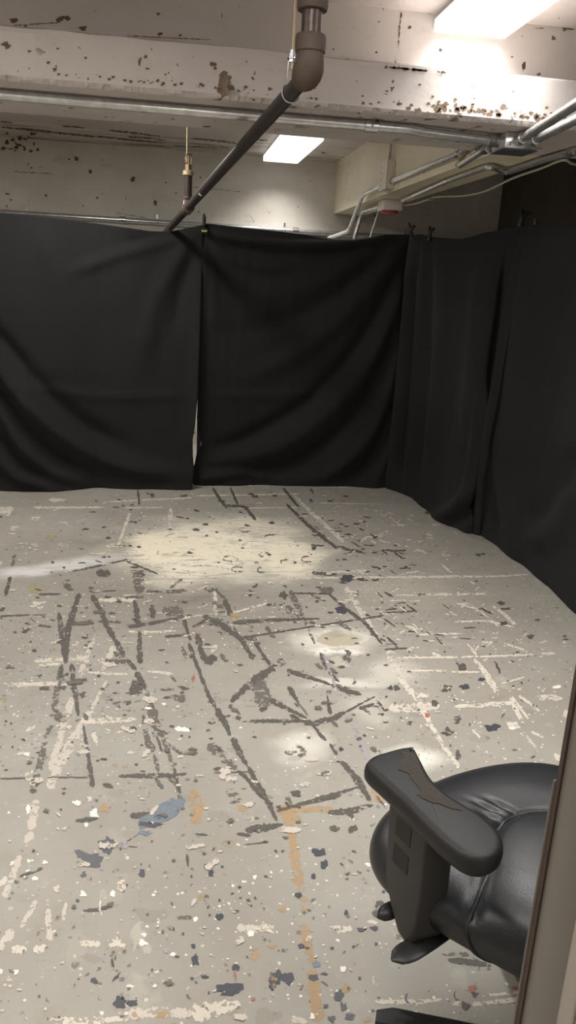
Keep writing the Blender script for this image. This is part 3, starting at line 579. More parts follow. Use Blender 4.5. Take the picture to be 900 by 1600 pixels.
# ------------------------------------------------------------------ ceiling lights
def ceiling_light(x0, x1, y0, y1, label):
    t = thing('ceiling_light', ((x0+x1)/2, (y0+y1)/2, ZC), label, 'ceiling light', 'fluorescent ceiling lights')
    b = bmesh.new(); box(b, (x0+.01, y0+.005, ZC-.022), (x1-.01, y1-.005, ZC)); mesh_obj('lamp_housing', b, M_offw, t)
    b = bmesh.new(); box(b, (x0, y0, ZC-.068), (x1, y1, ZC-.02)); bevel(b, .006, 2); mesh_obj('lamp_lens', b, M_lens, t, 30)
ceiling_light(1.052, 1.356, 2.27, 3.482, 'large lit fluorescent ceiling light in front of the chipped cross beam')
ceiling_light(.807, 1.111, 6.15, 7.37, 'smaller looking lit ceiling light behind the cross beam near the back wall')
def lamp(loc, size, power, rot=(0,0,0), col=(1,.97,.93)):
    L = bpy.data.lights.new('ceiling_or_fill_lamp', 'AREA'); L.shape = 'RECTANGLE'; L.size, L.size_y = size; L.energy = power; L.color = col
    o = bpy.data.objects.new('ceiling_or_fill_lamp', L); o.location = loc; o.rotation_euler = rot; COL.objects.link(o); return o
# light thrown down by the two visible fixtures
for x_, y_, e_ in ((1.204, 2.876, 30), (.959, 6.76, 28)):
    L_ = lamp((x_, y_, ZC-.0685), (.28, 1.18), e_); L_.data.spread = math.radians(112)
# an unseen ceiling light assumed at the left, then added fill lamps
lamp((-1.4, 1.6, ZC-.07), (.3, 1.22), 34)
lamp((.1, 1.15, ZC-.07), (.3, 1.22), 18)  # added fill lamp, lifts the near floor and the chair
lamp((1.5, 1.3, ZC-.07), (.3, 1.0), 22)  # added fill lamp, brightens the right-hand curtains
lamp((1.1, -.9, ZC-.07), (1.2, .3), 100)          # light in the passage behind the camera
lamp((-.7, 4.75, ZC-.03), (.3, 1.2), 50)          # fill lamp added beyond the cross beam, left, to brighten the back wall

# ------------------------------------------------------------------ black iron pipe with sprinkler
PA = aty(483, 113, 2.4); PB = aty(266, 356, 5.9); pd = (PB-PA).normalized()
def pipe_at_y(y): return PA+(PB-PA)*((y-PA.y)/(PB.y-PA.y))
PE = pipe_at_y(7.3)
pp = thing('iron_pipe', PA, 'dark iron pipe sloping from a thick ceiling elbow to behind the curtain', 'pipe')
b = bmesh.new(); tube(b, [PA+pd*.02, PE], .0235, 20); mesh_obj('pipe_run', b, M_blackpipe, pp, 40)
b = bmesh.new(); up = Vector((0,0,1))
el = [PA+pd*.062, PA+pd*.045]+[PA+pd*.04*(1-t)**2+up*.04*t*t for t in np.linspace(0, 1, 8)]+[PA+up*.052]
tube(b, el, [.034, .036]+[.039, .041, .0425, .043, .0425, .041, .0395, .038]+[.037], 24); mesh_obj('elbow', b, M_fitting, pp, 40)
b = bmesh.new(); lathe(b, PA+up*.045, up, [(.036,0),(.0415,.004),(.0425,.012),(.0425,.04),(.040,.046),(.030,.048)], 28); mesh_obj('elbow_collar', b, M_fitting, pp, 35)
b = bmesh.new(); lathe(b, PA+up*.085, up, [(.028,0),(.028,.075)], 24); mesh_obj('nipple', b, M_nipple, pp, 35)
b = bmesh.new(); lathe(b, PA+up*.148, up, [(.030,0),(.040,.002),(.0425,.008),(.0425,.040),(.040,.046),(.034,.05)], 28); mesh_obj('coupling', b, M_fitting, pp, 35)
b = bmesh.new(); lathe(b, PA+up*.19, up, [(.035,0),(.035,.10),(.029,.108)], 8); mesh_obj('hex_bushing', b, M_fitting, pp)
b = bmesh.new(); tube(b, [PA+up*.29, Vector((PA.x, PA.y, ZC-.002))], .028, 20); mesh_obj('riser', b, M_blackpipe, pp, 40)
ps = pipe_at_y(4.957)
b = bmesh.new(); tube(b, [ps-pd*.055, ps-pd*.05, ps-pd*.03, ps+pd*.03, ps+pd*.05, ps+pd*.055], [.026,.034,.031,.031,.034,.026], 20)
lathe(b, ps, up, [(.024,0),(.024,.045),(.029,.05),(.029,.062),(.02,.065)], 20); mesh_obj('tee', b, M_fitting, pp, 35)
b = bmesh.new(); lathe(b, ps+up*.06, up, [(.0225,0),(.0225,.125)], 18); mesh_obj('riser_nipple', b, M_nipple, pp, 35)
b = bmesh.new(); lathe(b, ps+up*.175, up, [(.024,0),(.032,.003),(.032,.024),(.027,.028),(.022,.03)], 20); mesh_obj('reducer', b, M_brassdirty, pp, 35)
sp = bmesh.new(); s0 = ps+up*.203
lathe(sp, s0, up, [(.021,0),(.021,.03),(.013,.034),(.008,.036)], 6)
tube(sp, smooth_path([s0+Vector((.012,0,.032)), s0+Vector((.018,0,.055)), s0+Vector((.014,0,.075)), s0+Vector((0,0,.085))], 5), .0035, 8)
tube(sp, smooth_path([s0+Vector((-.012,0,.032)), s0+Vector((-.018,0,.055)), s0+Vector((-.014,0,.075)), s0+Vector((0,0,.085))], 5), .0035, 8)
tube(sp, [s0+up*.034, s0+up*.085], .0045, 8)
so = mesh_obj('sprinkler', sp, M_brass, pp, 35, label='brass upright sprinkler head')
b = bmesh.new(); lathe(b, s0+up*.086, up, [(.006,0),(.022,.001),(.022,.003),(.004,.005)], 16)
d = mesh_obj('deflector', b, M_brass, None, 35); d.parent = so; d.matrix_parent_inverse = Matrix.Identity(4)
# small white sticker wrapped on the pipe
tt = pipe_at_y(4.35); u_, w_ = frame_of(pd); cdir = (Vector(C0)-tt); cdir = (cdir-pd*cdir.dot(pd)).normalized(); side = pd.cross(cdir)
b = bmesh.new(); g = [[b.verts.new(tt+pd*(i*.018)+(cdir*math.cos(a)+side*math.sin(a))*.0241) for a in np.linspace(-.45, .35, 6)] for i in range(3)]
for r0, r1 in zip(g, g[1:]):
    for k in range(5): b.faces.new((r0[k], r0[k+1], r1[k+1], r1[k]))
mesh_obj('sticker', b, M_sticker, pp, True, label='small white sticker')

def hanger(y, label, lateral=0.0, near=False, group=None):
    c = pipe_at_y(y); h = thing('pipe_hanger', (c.x, c.y, ZC), label, 'pipe hanger')
    top = c+up*.085
    b = bmesh.new(); tube(b, [c+up*.062, Vector((c.x, c.y, ZC-.001))], .0048, 10); mesh_obj('threaded_rod', b, M_rod, h, 40)
    # loop: ring round the pipe drawn up to the nut
    hd = pd.copy(); lat = hd.cross(up).normalized(); vv = lat.cross(hd).normalized()
    loop = []
    for a in np.linspace(-PI*.80+PI/2+PI, PI*.80+PI/2+PI, 26): loop.append(c+lat*math.cos(a)*.0265+vv*math.sin(a)*.0265)
    loop = [top+lat*(-.012 if (loop[0]-c).dot(lat) < 0 else .012)]+loop+[top+lat*(.012 if (loop[-1]-c).dot(lat) > 0 else -.012)]
    b = bmesh.new(); tube(b, loop, .0026, 8); mesh_obj('ring', b, M_zinc, h, 40)
    b = bmesh.new(); lathe(b, c+up*.082, up, [(.010,0),(.0105,.008)], 6); lathe(b, c+up*.091, up, [(.015,0),(.015,.003)], 18)
    lathe(b, c+up*.096, up, [(.0105,0),(.0105,.010)], 6); lathe(b, c+up*.107, up, [(.008,0),(.008,.008)], 6); mesh_obj('nut', b, M_zinc, h, 30)
hanger(2.60, 'rod hanger with zinc nuts looped round the pipe just below its elbow')
hanger(5.03, 'thin rod hanger beside the sprinkler head near the curtain top')

# ------------------------------------------------------------------ conduits
def conduit(name, pts, r, label, cat, rad=.06, mat=None, couplings=(), straps=(), smoothp=False, parent_parts=True):
    P = smooth_path(pts, 8) if smoothp else round_path(pts, rad)
    t = thing(name, P[0], label, cat)
    b = bmesh.new(); tube(b, P, r, 16); mesh_obj('tube', b, mat or M_galv, t, 40)
    for c, dvec in couplings:
        c = Vector(c); dvec = Vector(dvec).normalized()
        b = bmesh.new(); lathe(b, c-dvec*.028, dvec, [(r*1.02,0),(r*1.28,.002),(r*1.28,.054),(r*1.02,.056)], 18)
        sd = dvec.cross(up).normalized(); lathe(b, c+sd*r*1.1, sd+up*-.6, [(.005,0),(.005,.012)], 6)
        mesh_obj('coupling', b, M_zinc, t, 35)
    return t
def on_plane_z(px, z): return atz(px[0], px[1], z)
zc1 = ZT-.022; rc = .0185
cy0 = atz(450, 184, zc1)
c_l = Vector((XL+.01, cy0.y+.01, zc1)); c_m = atz(580, 197, zc1); yc = c_m.y
c_1 = atz(640, 201, zc1); c_2 = atz(672, 211, zc1-.012); c_3 = atz(789, 219, zc1-.014)
conduit('conduit', [Vector((XL+.005, yc, zc1)), Vector((c_m.x, yc, zc1)), Vector((c_1.x, yc, zc1)), Vector((c_2.x, yc+.02, zc1-.004)), Vector((c_3.x, yc+.06, zc1-.006))], rc,
        'long galvanised conduit running across under the chipped cross beam', 'conduit', .1,
        couplings=[((c_m.x, yc, zc1), (1,0,0)), ((c_3.x-.02, yc+.055, zc1-.006), (1,.15,0))])
# straps of the long conduit
JB = Vector((c_3.x+.075, yc+.06, ZT))
jb = thing('junction_box', JB, 'square galvanised junction box with a dark lid under the beam', 'junction box')
b = bmesh.new(); box(b, (JB.x-.068, JB.y-.068, ZT-.062), (JB.x+.068, JB.y+.068, ZT-.001)); bevel(b, .004, 2); mesh_obj('box_body', b, M_galv, jb, 30)
b = bmesh.new(); box(b, (JB.x-.073, JB.y-.073, ZT-.067), (JB.x+.073, JB.y+.073, ZT-.0625)); bevel(b, .0015, 1); mesh_obj('box_lid', b, M_lid, jb, label='dark flat lid of the box')
for dx, dy in ((-.05,-.06),(.055,-.06),(.0,-.06)):
    b = bmesh.new(); lathe(b, (JB.x+dx, JB.y-.0675, ZT-.045), (0,-1,0), [(.007,0),(.007,.004),(.003,.006)], 8); mesh_obj('screw', b, M_zinc, jb, 30)
# two conduits from the box to the right, towards the camera
for dx, px, lab in ((-.008, (900,163), 'upper galvanised conduit leaving the junction box to the right'), (.045, (900,187), 'lower galvanised conduit leaving the junction box to the right')):
    z = ZT-.03; s = Vector((JB.x+dx, JB.y-.0685, z)); e = aty(*px, 2.45)
    e.z = z; e = atz(px[0], px[1], z); dv = (e-s).normalized()
    conduit('conduit', [s, s+dv*.09, e, e+dv*1.2], .0175, lab, 'conduit', .05, couplings=[(s+dv*.035, dv)])
# conduit from the box that swings onto the long beam's lit side
zs = ZT-.028
a0 = Vector((JB.x-.055, JB.y+.0685, zs)); 
XS = XLB0-.022
p1 = atx(722, 238, XS); p2 = atx(616, 284, XS); 
c1t = conduit('conduit', [a0, a0+Vector((.005,.13,-.003)), atz(719, 258, zs)], .0155, 'short galvanised conduit stub running back from the junction box', 'conduit', .04,
        couplings=[(a0+Vector((.004,.1,-.003)), (.03,1,0))])
b_hook = thing('strap', atz(719, 258, zs), 'bent metal strap joining two conduits at the long beam edge', 'strap')
hk = atz(719, 258, zs); 
b = bmesh.new(); tube(b, round_path([hk+Vector((0,0,.018)), hk+Vector((-.01,.03,.0)), p1+Vector((.012,-.05,0)), p1+Vector((.014,.0,.03))], .02), .011, 8); mesh_obj('band', b, M_brassdirty, b_hook, 40)
BX = atx(612, 275, XLB0)
db = thing('switch_box', BX, 'beige painted electrical box on the side of the long cream beam', 'electrical box')
q0 = atx(598, 292, XLB0-.03); q1 = atx(626, 262, XLB0-.03)
yb0, yb1, zb0, zb1 = BX.y-.085, BX.y+.085, BX.z-.09, BX.z+.09
b = bmesh.new(); box(b, (XLB0-.055, yb0, zb0), (XLB0-.001, yb1, zb1)); bevel(b, .004, 2); mesh_obj('box_body', b, M_boxp, db, 30)
b = bmesh.new(); box(b, (XLB0-.060, yb0-.004, zb0-.004), (XLB0-.0555, yb1+.004, zb1+.004)); bevel(b, .0015, 1); mesh_obj('cover_plate', b, M_boxp, db)
for i in range(4):
    b = bmesh.new(); lathe(b, (XLB0-.06, yb1-.03, zb0+.03+.04*i), (-1,0,0), [(.005,0),(.005,.002),(.002,.004)], 8); mesh_obj('screw', b, M_zinc, db)
conduit('conduit', [Vector((XS, p1.y-.16, p1.z+.02)), p1, Vector((XS, yb0-.006, zb0+.045))], .0155, 'galvanised conduit along the lit side of the long beam into the beige box', 'conduit', .05,
        couplings=[(p1+Vector((0,.05,0)), (0,1,0)), (Vector((XS, yb0-.035, zb0+.045)), (0,1,0))])
r1 = atx(590, 293, XS-.01); r2 = atx(567, 304, XS-.015); r3 = atx(545, 361, XS-.02); r4 = aty(514, 372, r3.y+.5)
conduit('conduit', [Vector((XS, yb1+.006, zb0+.045)), r1, r2, r3, r4], .0155, 'galvanised conduit bending down from the beige box to behind the curtain', 'conduit', .07,
        couplings=[(Vector((XS, yb1+.035, zb0+.045)), (0,1,0))])
# flexible cable rising from the beige box
fc = thing('flexible_conduit', Vector((XLB0-.02, BX.y, zb1)), 'thin ribbed flexible conduit rising from the beige box to the ceiling', 'cable')
P = [Vector((XLB0-.02, BX.y+.02-.02*t, zb1+.001+(ZC-zb1)*t)) for t in np.linspace(0, 1, 60)]
b = bmesh.new(); tube(b, P, [.008+.0025*(i % 2) for i in range(60)], 10); mesh_obj('ribbed_tube', b, M_galv, fc, 40)
# conduit along the underside of the long beam with a kink
zu = ZT-.0175
kz = ZT-.06
pts = [atz(980, 211, zu), atz(895, 237, zu), atz(845, 251, zu-.004), atz(790, 270, zu-.005), atz(766, 259, zu), atz(700, 282, zu), atz(628, 313, zu)]
conduit('conduit', pts, .0155, 'galvanised conduit with a kink along the underside of the long beam', 'conduit', .07,
        couplings=[(pts[1], pts[1]-pts[2]), (pts[-1]+(pts[-2]-pts[-1]).normalized()*.06, pts[-2]-pts[-1])])
AB = atz(610, 313, ZT)
ab = thing('alarm_box', AB, 'off-white ceiling box with a red underside at the far end of the long beam', 'alarm')
aw, al = .072, .095
b = bmesh.new(); box(b, (AB.x-aw, AB.y-al, ZT-.075), (AB.x+aw, AB.y+al, ZT-.001)); bevel(b, .006, 2); mesh_obj('box_body', b, M_offw, ab, 30)
b = bmesh.new(); lathe(b, (AB.x, AB.y, ZT-.0755), (0,0,-1), [(.06,0),(.06,.012),(.05,.02),(.02,.024)], 24)
bmesh.ops.scale(b, vec=(1.1, 1.4, 1), space=Matrix.Translation(-Vector((AB.x, AB.y, 0))), verts=b.verts[:]); mesh_obj('red_lens', b, M_red, ab, 40, label='red lens under the box')
s1 = Vector((AB.x-.03, AB.y+al+.003, ZT-.03))
g2 = atz(566, 331, ZT-.035); g3 = aty(553, 374, g2.y+.02)
conduit('conduit', [s1, g2, g3, g3+Vector((0,.02,-.35))], .0155, 'galvanised conduit dropping from the red-lensed box to behind the curtain', 'conduit', .06)
s2 = Vector((AB.x-.045, AB.y+al+.003, ZT-.05)); h2 = atz(588, 330, ZT-.06); h3 = aty(578, 372, h2.y+.01)
conduit('cable', [s2, s2+Vector((0,.04,-.004)), h3, h3+Vector((0,0,-.35))], .006, 'thin pale cable dropping from the red-lensed box into the curtain top', 'cable', .05, M_cable)
# white cable sagging along the right edge of the beam
wp = [atz(960, 258, ZT-.01), atz(900, 257, ZT-.01), atz(880, 250, ZT-.012), atz(845, 263, ZT-.016), atz(800, 279, ZT-.02), atz(757, 299, ZT-.03), atz(722, 306, ZT-.028), atz(690, 307, ZT-.015), atz(675, 309, ZT-.012), atz(650, 318, ZT-.02), Vector((AB.x+aw+.002, AB.y-.03, ZT-.035))]
wc = conduit('cable', wp, .006, 'pale cable sagging along the shaded edge of the long beam', 'cable', mat=M_cable, smoothp=True)
cl = atz(676, 307, ZT-.001)
b = bmesh.new(); box(b, (cl.x-.02, cl.y-.03, ZT-.03), (cl.x+.02, cl.y+.03, ZT-.001)); bevel(b, .004); mesh_obj('cable_clip', b, M_brassdirty, wc)
# conduit along the back wall
zb = H+.0612*(YB-.03)
bc = conduit('conduit', [Vector((XL+.02, YB-.034, zb)), Vector((XR-.02, YB-.034, zb-.005))], .024, 'long horizontal conduit on the back wall above the curtain tops', 'conduit', couplings=[((-.4, YB-.034, zb), (1,0,0)), ((1.15, YB-.034, zb), (1,0,0))])
for x in (-1.22, -.1, 1.05, 2.2):
    b = bmesh.new(); tube(b, [Vector((x, YB-.034+.026*math.cos(a), zb+.026*math.sin(a))) for a in np.linspace(PI/2, 1.5*PI, 10)], .004, 6); box(b, (x-.008, YB-.01, zb+.02), (x+.008, YB-.001, zb+.065)); mesh_obj('strap', b, M_zinc, bc)

# ------------------------------------------------------------------ curtains
def poly_dist(px, py, poly):
    """distance from points to polyline and arc fraction"""
    best = np.full(px.shape, 1e9); frac = np.zeros(px.shape)
    L = [0]
    for a, b in zip(poly, poly[1:]): L.append(L[-1]+math.hypot(b[0]-a[0], b[1]-a[1]))
    for i, (a, b) in enumerate(zip(poly, poly[1:])):
        dx, dy = b[0]-a[0], b[1]-a[1]; l2 = dx*dx+dy*dy
        t = np.clip(((px-a[0])*dx+(py-a[1])*dy)/l2, 0, 1)
        dd = np.hypot(px-a[0]-t*dx, py-a[1]-t*dy); mk = dd < best
        best = np.where(mk, dd, best); frac = np.where(mk, (L[i]+t*math.sqrt(l2))/L[-1], frac)
    return best, frac
def crv(pts, n=6):
    return [(p.x, p.y) for p in smooth_path([Vector((a, b, 0)) for a, b in pts], n)]
def vproj(P):
    c = (P-C0) @ R.T
    return 450+FPX*c[..., 0]/c[..., 2], 800-FPX*c[..., 1]/c[..., 2]
def curtain(name, top, bot, folds, label, seed, nu=150, nv=170, el=None, er=None, rip=.006, flare=.05):
    """cloth hung between a top edge and a floor edge (lists of (u, point)); folds are ridges (amp m, width, path)"""
    us = np.linspace(0, 1, nu); vs = np.linspace(0, 1, nv)
    def curve(c):
        k = [a for a, _ in c]; return np.stack([np.interp(us, k, [p[i] for _, p in c]) for i in range(3)], 1)
    T, B = curve(top), curve(bot)
    P = T[:, None, :]*(1-vs)[None, :, None]+B[:, None, :]*vs[None, :, None]
    tg = np.gradient(B, axis=0); tg /= np.linalg.norm(tg, axis=1)[:, None]
    nrm = np.stack([tg[:, 1], -tg[:, 0], np.zeros(nu)], 1)          # towards the room
    for i in range(nu):
        if np.dot(nrm[i], C0-B[i]) < 0: nrm[i] *= -1
    X, Y = vproj(P)
    D = np.zeros((nu, nv))
    for amp, w, path in folds:
        d, fr = poly_dist(X, Y, crv(path))
        fade = np.clip(np.minimum(fr, 1-fr)*5+.25, 0, 1)
        D += amp*np.exp(-(d/w)**2)*fade
    for i in range(nu):
        for j in range(nv):
            u, v = us[i], vs[j]
            D[i, j] += rip*mnoise.noise(Vector((u*9+seed, v*1.8, seed)))+rip*.55*mnoise.noise(Vector((u*26+seed, v*5, seed+3)))
            D[i, j] += flare*max(0, (v-.9)/.1)**2*(.45+.9*mnoise.noise(Vector((u*7+seed*2, 0, seed))))
    P = P+nrm[:, None, :]*D[:, :, None]
    if el is not None or er is not None:                            # wandering side edges
        for j in range(nv):
            if el: P[:, j, :] += (tg*np.interp(vs[j], [a for a, _ in el], [b for _, b in el]))*((1-us)**6)[:, None]
            if er: P[:, j, :] += (tg*np.interp(vs[j], [a for a, _ in er], [b for _, b in er]))*(us**6)[:, None]
    P[:, :, 2] = np.maximum(P[:, :, 2], .004)
    b = bmesh.new(); V = [[b.verts.new(P[i, j]) for j in range(nv)] for i in range(nu)]
    for i in range(nu-1):
        for j in range(nv-1): b.faces.new((V[i][j], V[i+1][j], V[i+1][j+1], V[i][j+1]))
    o = mesh_obj(name, b, M_cloth, None, True)
    sm = o.modifiers.new('thickness', 'SOLIDIFY'); sm.thickness = .003; sm.offset = 0
    return tag(o, label, 'curtain', 'black curtains hung round the room')

def backY(x): return 5.79+.12*x/300.0
def tp(x, y): return tuple(aty(x, y, backY(x)))
def bp(x, y): p = atz(x, y, .004); return (p.x, p.y, .004)
# 1: left panel
X0 = -120
def uu(x, a, b): return (x-a)/(b-a)
top1 = [(uu(x, X0, 318), tp(x, y)) for x, y in ((X0,318),(-60,325),(0,332),(50,336),(100,342),(150,349),(200,356),(235,361),(265,362),(285,358),(305,354),(318,351))]
bot1 = [(uu(x, X0, 300), bp(x, y)) for x, y in ((X0,765),(0,765),(40,767),(90,765),(150,762),(220,763),(300,764))]
folds1 = [
 (.075, 15, [(-60,500),(0,572),(50,640),(120,695),(200,728),(290,742)]), (-.05, 14, [(-60,470),(0,532),(60,600),(130,662),(200,700)]),
 (.05, 11, [(-60,585),(0,640),(30,690),(70,730),(130,752)]), (-.05, 10, [(-60,555),(0,615),(40,672),(90,718),(150,742)]), (.05, 10, [(-60,690),(0,720),(30,745),(80,760)]), (-.04, 9, [(-60,650),(0,690),(30,722),(70,748)]),
 (.03, 16, [(312,362),(270,420),(240,480),(225,560)]), (-.02, 12, [(312,370),(285,440),(270,520)]), (.025, 12, [(318,356),(250,378),(180,400),(110,425)]), (-.018, 10, [(318,352),(255,368),(190,382)]),
 (.02, 20, [(60,350),(90,450),(92,620)]), (.016, 30, [(210,380),(205,500),(200,640)]), (-.012, 12, [(92,440),(93,620)]), (.012, 10, [(0,600),(150,618),(300,618)]), (.02, 12, [(312,380),(311,480),(309,600),(304,740)]),
]
curtain('curtain', top1, bot1, folds1, 'leftmost black curtain with a big swag fold at its lower left', 1.0,
        er=[(0,0),(.5,.01),(.63,.012),(.75,.0),(.80,-.012),(.86,-.005),(.92,.01),(1,0)])
# 2: middle panel
top2 = [(uu(x, 317, 638), tp(x, y)) for x, y in ((317,350),(330,350),(365,354),(400,358),(440,362),(480,367),(520,373),(550,374),(575,371),(600,366),(638,366))]
bot2 = [(uu(x, 302, 606), bp(x, y)) for x, y in ((302,757),(330,758),(400,757),(480,758),(540,760),(606,761))]
folds2 = [
 (.035, 8, [(322,362),(370,373),(440,380),(520,382),(600,376)]), (-.03, 7, [(322,366),(360,384),(420,394),(500,396),(590,386)]), (.02, 8, [(322,372),(350,400),(390,415),(450,420)]), (-.022, 9, [(320,376),(340,410),(370,450),(400,480)]), (.018, 14, [(318,380),(328,430),(335,520)]),
 (-.045, 12, [(636,380),(600,470),(555,545),(500,610),(440,655),(370,690),(310,702)]), (.05, 16, [(636,390),(605,500),(565,580),(510,645),(450,690),(380,715),(320,722)]),
 (-.05, 11, [(636,400),(612,520),(580,605),(535,670),(480,715),(420,735),(330,735)]), (.05, 12, [(636,420),(615,560),(590,650),(555,705),(510,740),(450,752)]), (-.05, 9, [(634,440),(615,600),(596,680),(570,730),(535,756)]), (.045, 9, [(633,460),(614,640),(603,710),(585,752)]),
 (.03, 16, [(630,372),(580,440),(520,510),(450,560),(380,590)]), (-.025, 16, [(622,374),(570,425),(510,470),(440,505),(360,520)]), (.02, 18, [(600,372),(540,420),(470,450),(390,460)]), (.02, 8, [(318,380),(314,500),(312,620)]),
 (-.035, 7, [(634,380),(624,520),(612,700),(607,755)]), (.012, 9, [(330,615),(450,618),(560,605)]), (.05, 9, [(302,745),(340,742),(380,738),(430,745)]),
]
curtain('curtain', top2, bot2, folds2, 'middle black curtain with sweeping folds gathered at its right clamp', 4.0,
        el=[(0,0),(.55,.008),(.66,.012),(.72,.008),(.78,.03),(.83,.05),(.87,.03),(.92,0),(1,-.0)], er=[(0,.03),(.5,.045),(.8,.03),(1,.0)])
# 3 and 4: panels along the right
cA = atz(603, 761, .004); cB = atz(745, 833, .004)
base = [(0, cA), (.15, atz(630, 771, .004)), (.35, atz(664, 790, .004)), (.5, atz(682, 802, .004)), (.68, atz(703, 820, .004)), (.85, atz(728, 832, .004)), (1, cB)]
def above(p, px, py):
    """point where the top edge is seen, over the straight line between the stands"""
    return p
def side_top(a, b, lst):
    out = []
    for u, y in lst:
        q = Vector(a).lerp(Vector(b), u); lo, hi = 1.2, 2.4
        for _ in range(40):
            z = (lo+hi)/2
            if proj((q.x, q.y, z))[1] > y: lo = z
            else: hi = z
        out.append((u, (q.x, q.y, z)))
    return out
tA = Vector((cA.x+.02, cA.y, 0)); tB = Vector((cB.x+.02, cB.y-.02, 0))
top3 = side_top(tA, tB, ((0,368),(.12,366),(.22,370),(.3,371),(.4,373),(.5,374),(.6,371),(.72,364),(.85,360),(.95,353),(1,352)))
folds3 = [
 (0.068, 9, [(648,375),(640,500),(628,640),(612,755)]), (-0.068, 7, [(655,378),(648,500),(638,640),(625,760)]), (0.060, 9, [(664,380),(658,500),(648,640),(635,760)]), (-0.034, 8, [(676,380),(672,500),(662,640),(650,770)]), (0.043, 14, [(690,385),(690,520),(680,660),(672,780)]),
 (0.085, 12, [(770,600),(752,700),(735,770),(700,805),(670,800)]), (-0.085, 9, [(772,640),(756,730),(742,790),(715,815)]), (0.051, 20, [(760,400),(745,540),(730,680)]), (-0.034, 20, [(720,420),(715,560),(700,700)]), (-0.085, 9, [(797,380),(785,480),(772,580),(768,660),(755,760),(747,825)]),
]
curtain('curtain', top3, [(u, tuple(p)) for u, p in base], folds3, 'black curtain in the right corner with narrow upright folds', 7.0, flare=.03)
cD = Vector((2.0, 2.2, .004))
base4 = [(0, atz(747, 834.5, .004)), (.06, atz(757, 836, .004)), (.14, atz(775, 850, .004)), (.22, atz(798, 868, .004)), (.32, atz(822, 884, .004)), (.48, atz(860, 918, .004)), (.6, atz(900, 957, .004)), (1, cD)]
tC = Vector((tB.x+.0, tB.y-.015, 0)); tD = Vector((2.02, 2.2, 0))
top4 = side_top(tC, tD, ((0,350),(.06,351),(.15,352),(.3,352),(.5,349),(.7,346),(1,335)))
folds4 = [(0.053, 9, [(806,370),(790,500),(778,600),(770,700),(757,820)]), (0.030, 14, [(780,650),(785,760),(800,850)]), (-0.030, 12, [(772,680),(772,770),(780,840)]), (0.038, 35, [(840,380),(820,560),(830,740)]), (-0.030, 30, [(880,400),(860,560),(850,700)]), (0.045, 26, [(900,760),(870,820),(830,850)]), (-0.030, 20, [(905,700),(860,790),(820,820)])]
curtain('curtain', top4, [(u, tuple(p)) for u, p in base4], folds4, 'smooth black curtain nearest the camera along the right side', 9.0, el=[(0,0),(.3,-.03),(.5,-.04),(.8,-.06),(1,-.03)], flare=.03, rip=.005)

# stands and bars that carry the curtains
st = thing('backdrop_stand', (0.2, 6.0, 0), 'black metal stand frame rising behind the curtains', 'stand')
def bar(a, b_, name='crossbar', r=.014):
    b = bmesh.new(); tube(b, [a, b_], r, 12); mesh_obj(name, b, M_plast, st, 40)
q1 = Vector(top1[-1][1]); q0 = Vector(top1[0][1]); q2 = Vector(top2[-1][1]); zbar = 1.80
off = Vector((0, .10, 0))
bar(Vector((-1.75, 5.86, zbar)), Vector((q1.x, q1.y+.1, zbar)), 'crossbar'); bar(Vector((q1.x, q1.y+.1, zbar)), Vector((q2.x+.14, q2.y+.16, zbar)), 'crossbar')
bar(Vector((q2.x+.14, q2.y+.16, zbar)), Vector((tB.x+.10, tB.y, zbar)), 'crossbar'); bar(Vector((tB.x+.10, tB.y, zbar)), Vector((2.16, 2.2, zbar)), 'crossbar')
for x, y, z in ((-1.75, 5.86, 1.84), (q1.x, q1.y+.1, 1.84), (q2.x+.14, q2.y+.16, 1.84), (tB.x+.10, tB.y, 1.93), (2.16, 2.2, 1.84)):
    b = bmesh.new(); tube(b, [(x, y, .02), (x, y, 1.0)], .016, 12); tube(b, [(x, y, .98), (x, y, z)], .013, 12); tube(b, [(x, y, .98), (x, y, 1.02)], .02, 12)
    mesh_obj('post', b, M_plast, st, 40)
    for k in range(3):
        a = PI/2+k*2*PI/3 if x < 1.7 else k*2*PI/3
        e = Vector((x+.22*math.cos(a), y+.22*math.sin(a), .012)); 
        if (x < 1.7 and e.y < y+.02) or (x > 1.7 and e.x < x+.02): e = Vector((x, y, 0)).lerp(e, .25); e.z = .012
        b = bmesh.new(); tube(b, [(x, y, .3), tuple(e)], .008, 8); mesh_obj('leg', b, M_plast, st, 40)
pt = Vector((tB.x+.10, tB.y, 1.93))
b = bmesh.new(); lathe(b, pt, up, [(.018,0),(.018,.02),(.010,.024),(.010,.05),(.016,.054),(.016,.06),(.008,.066)], 16); mesh_obj('finial', b, M_nipple, st, 35, label='dull spigot on top of a post')

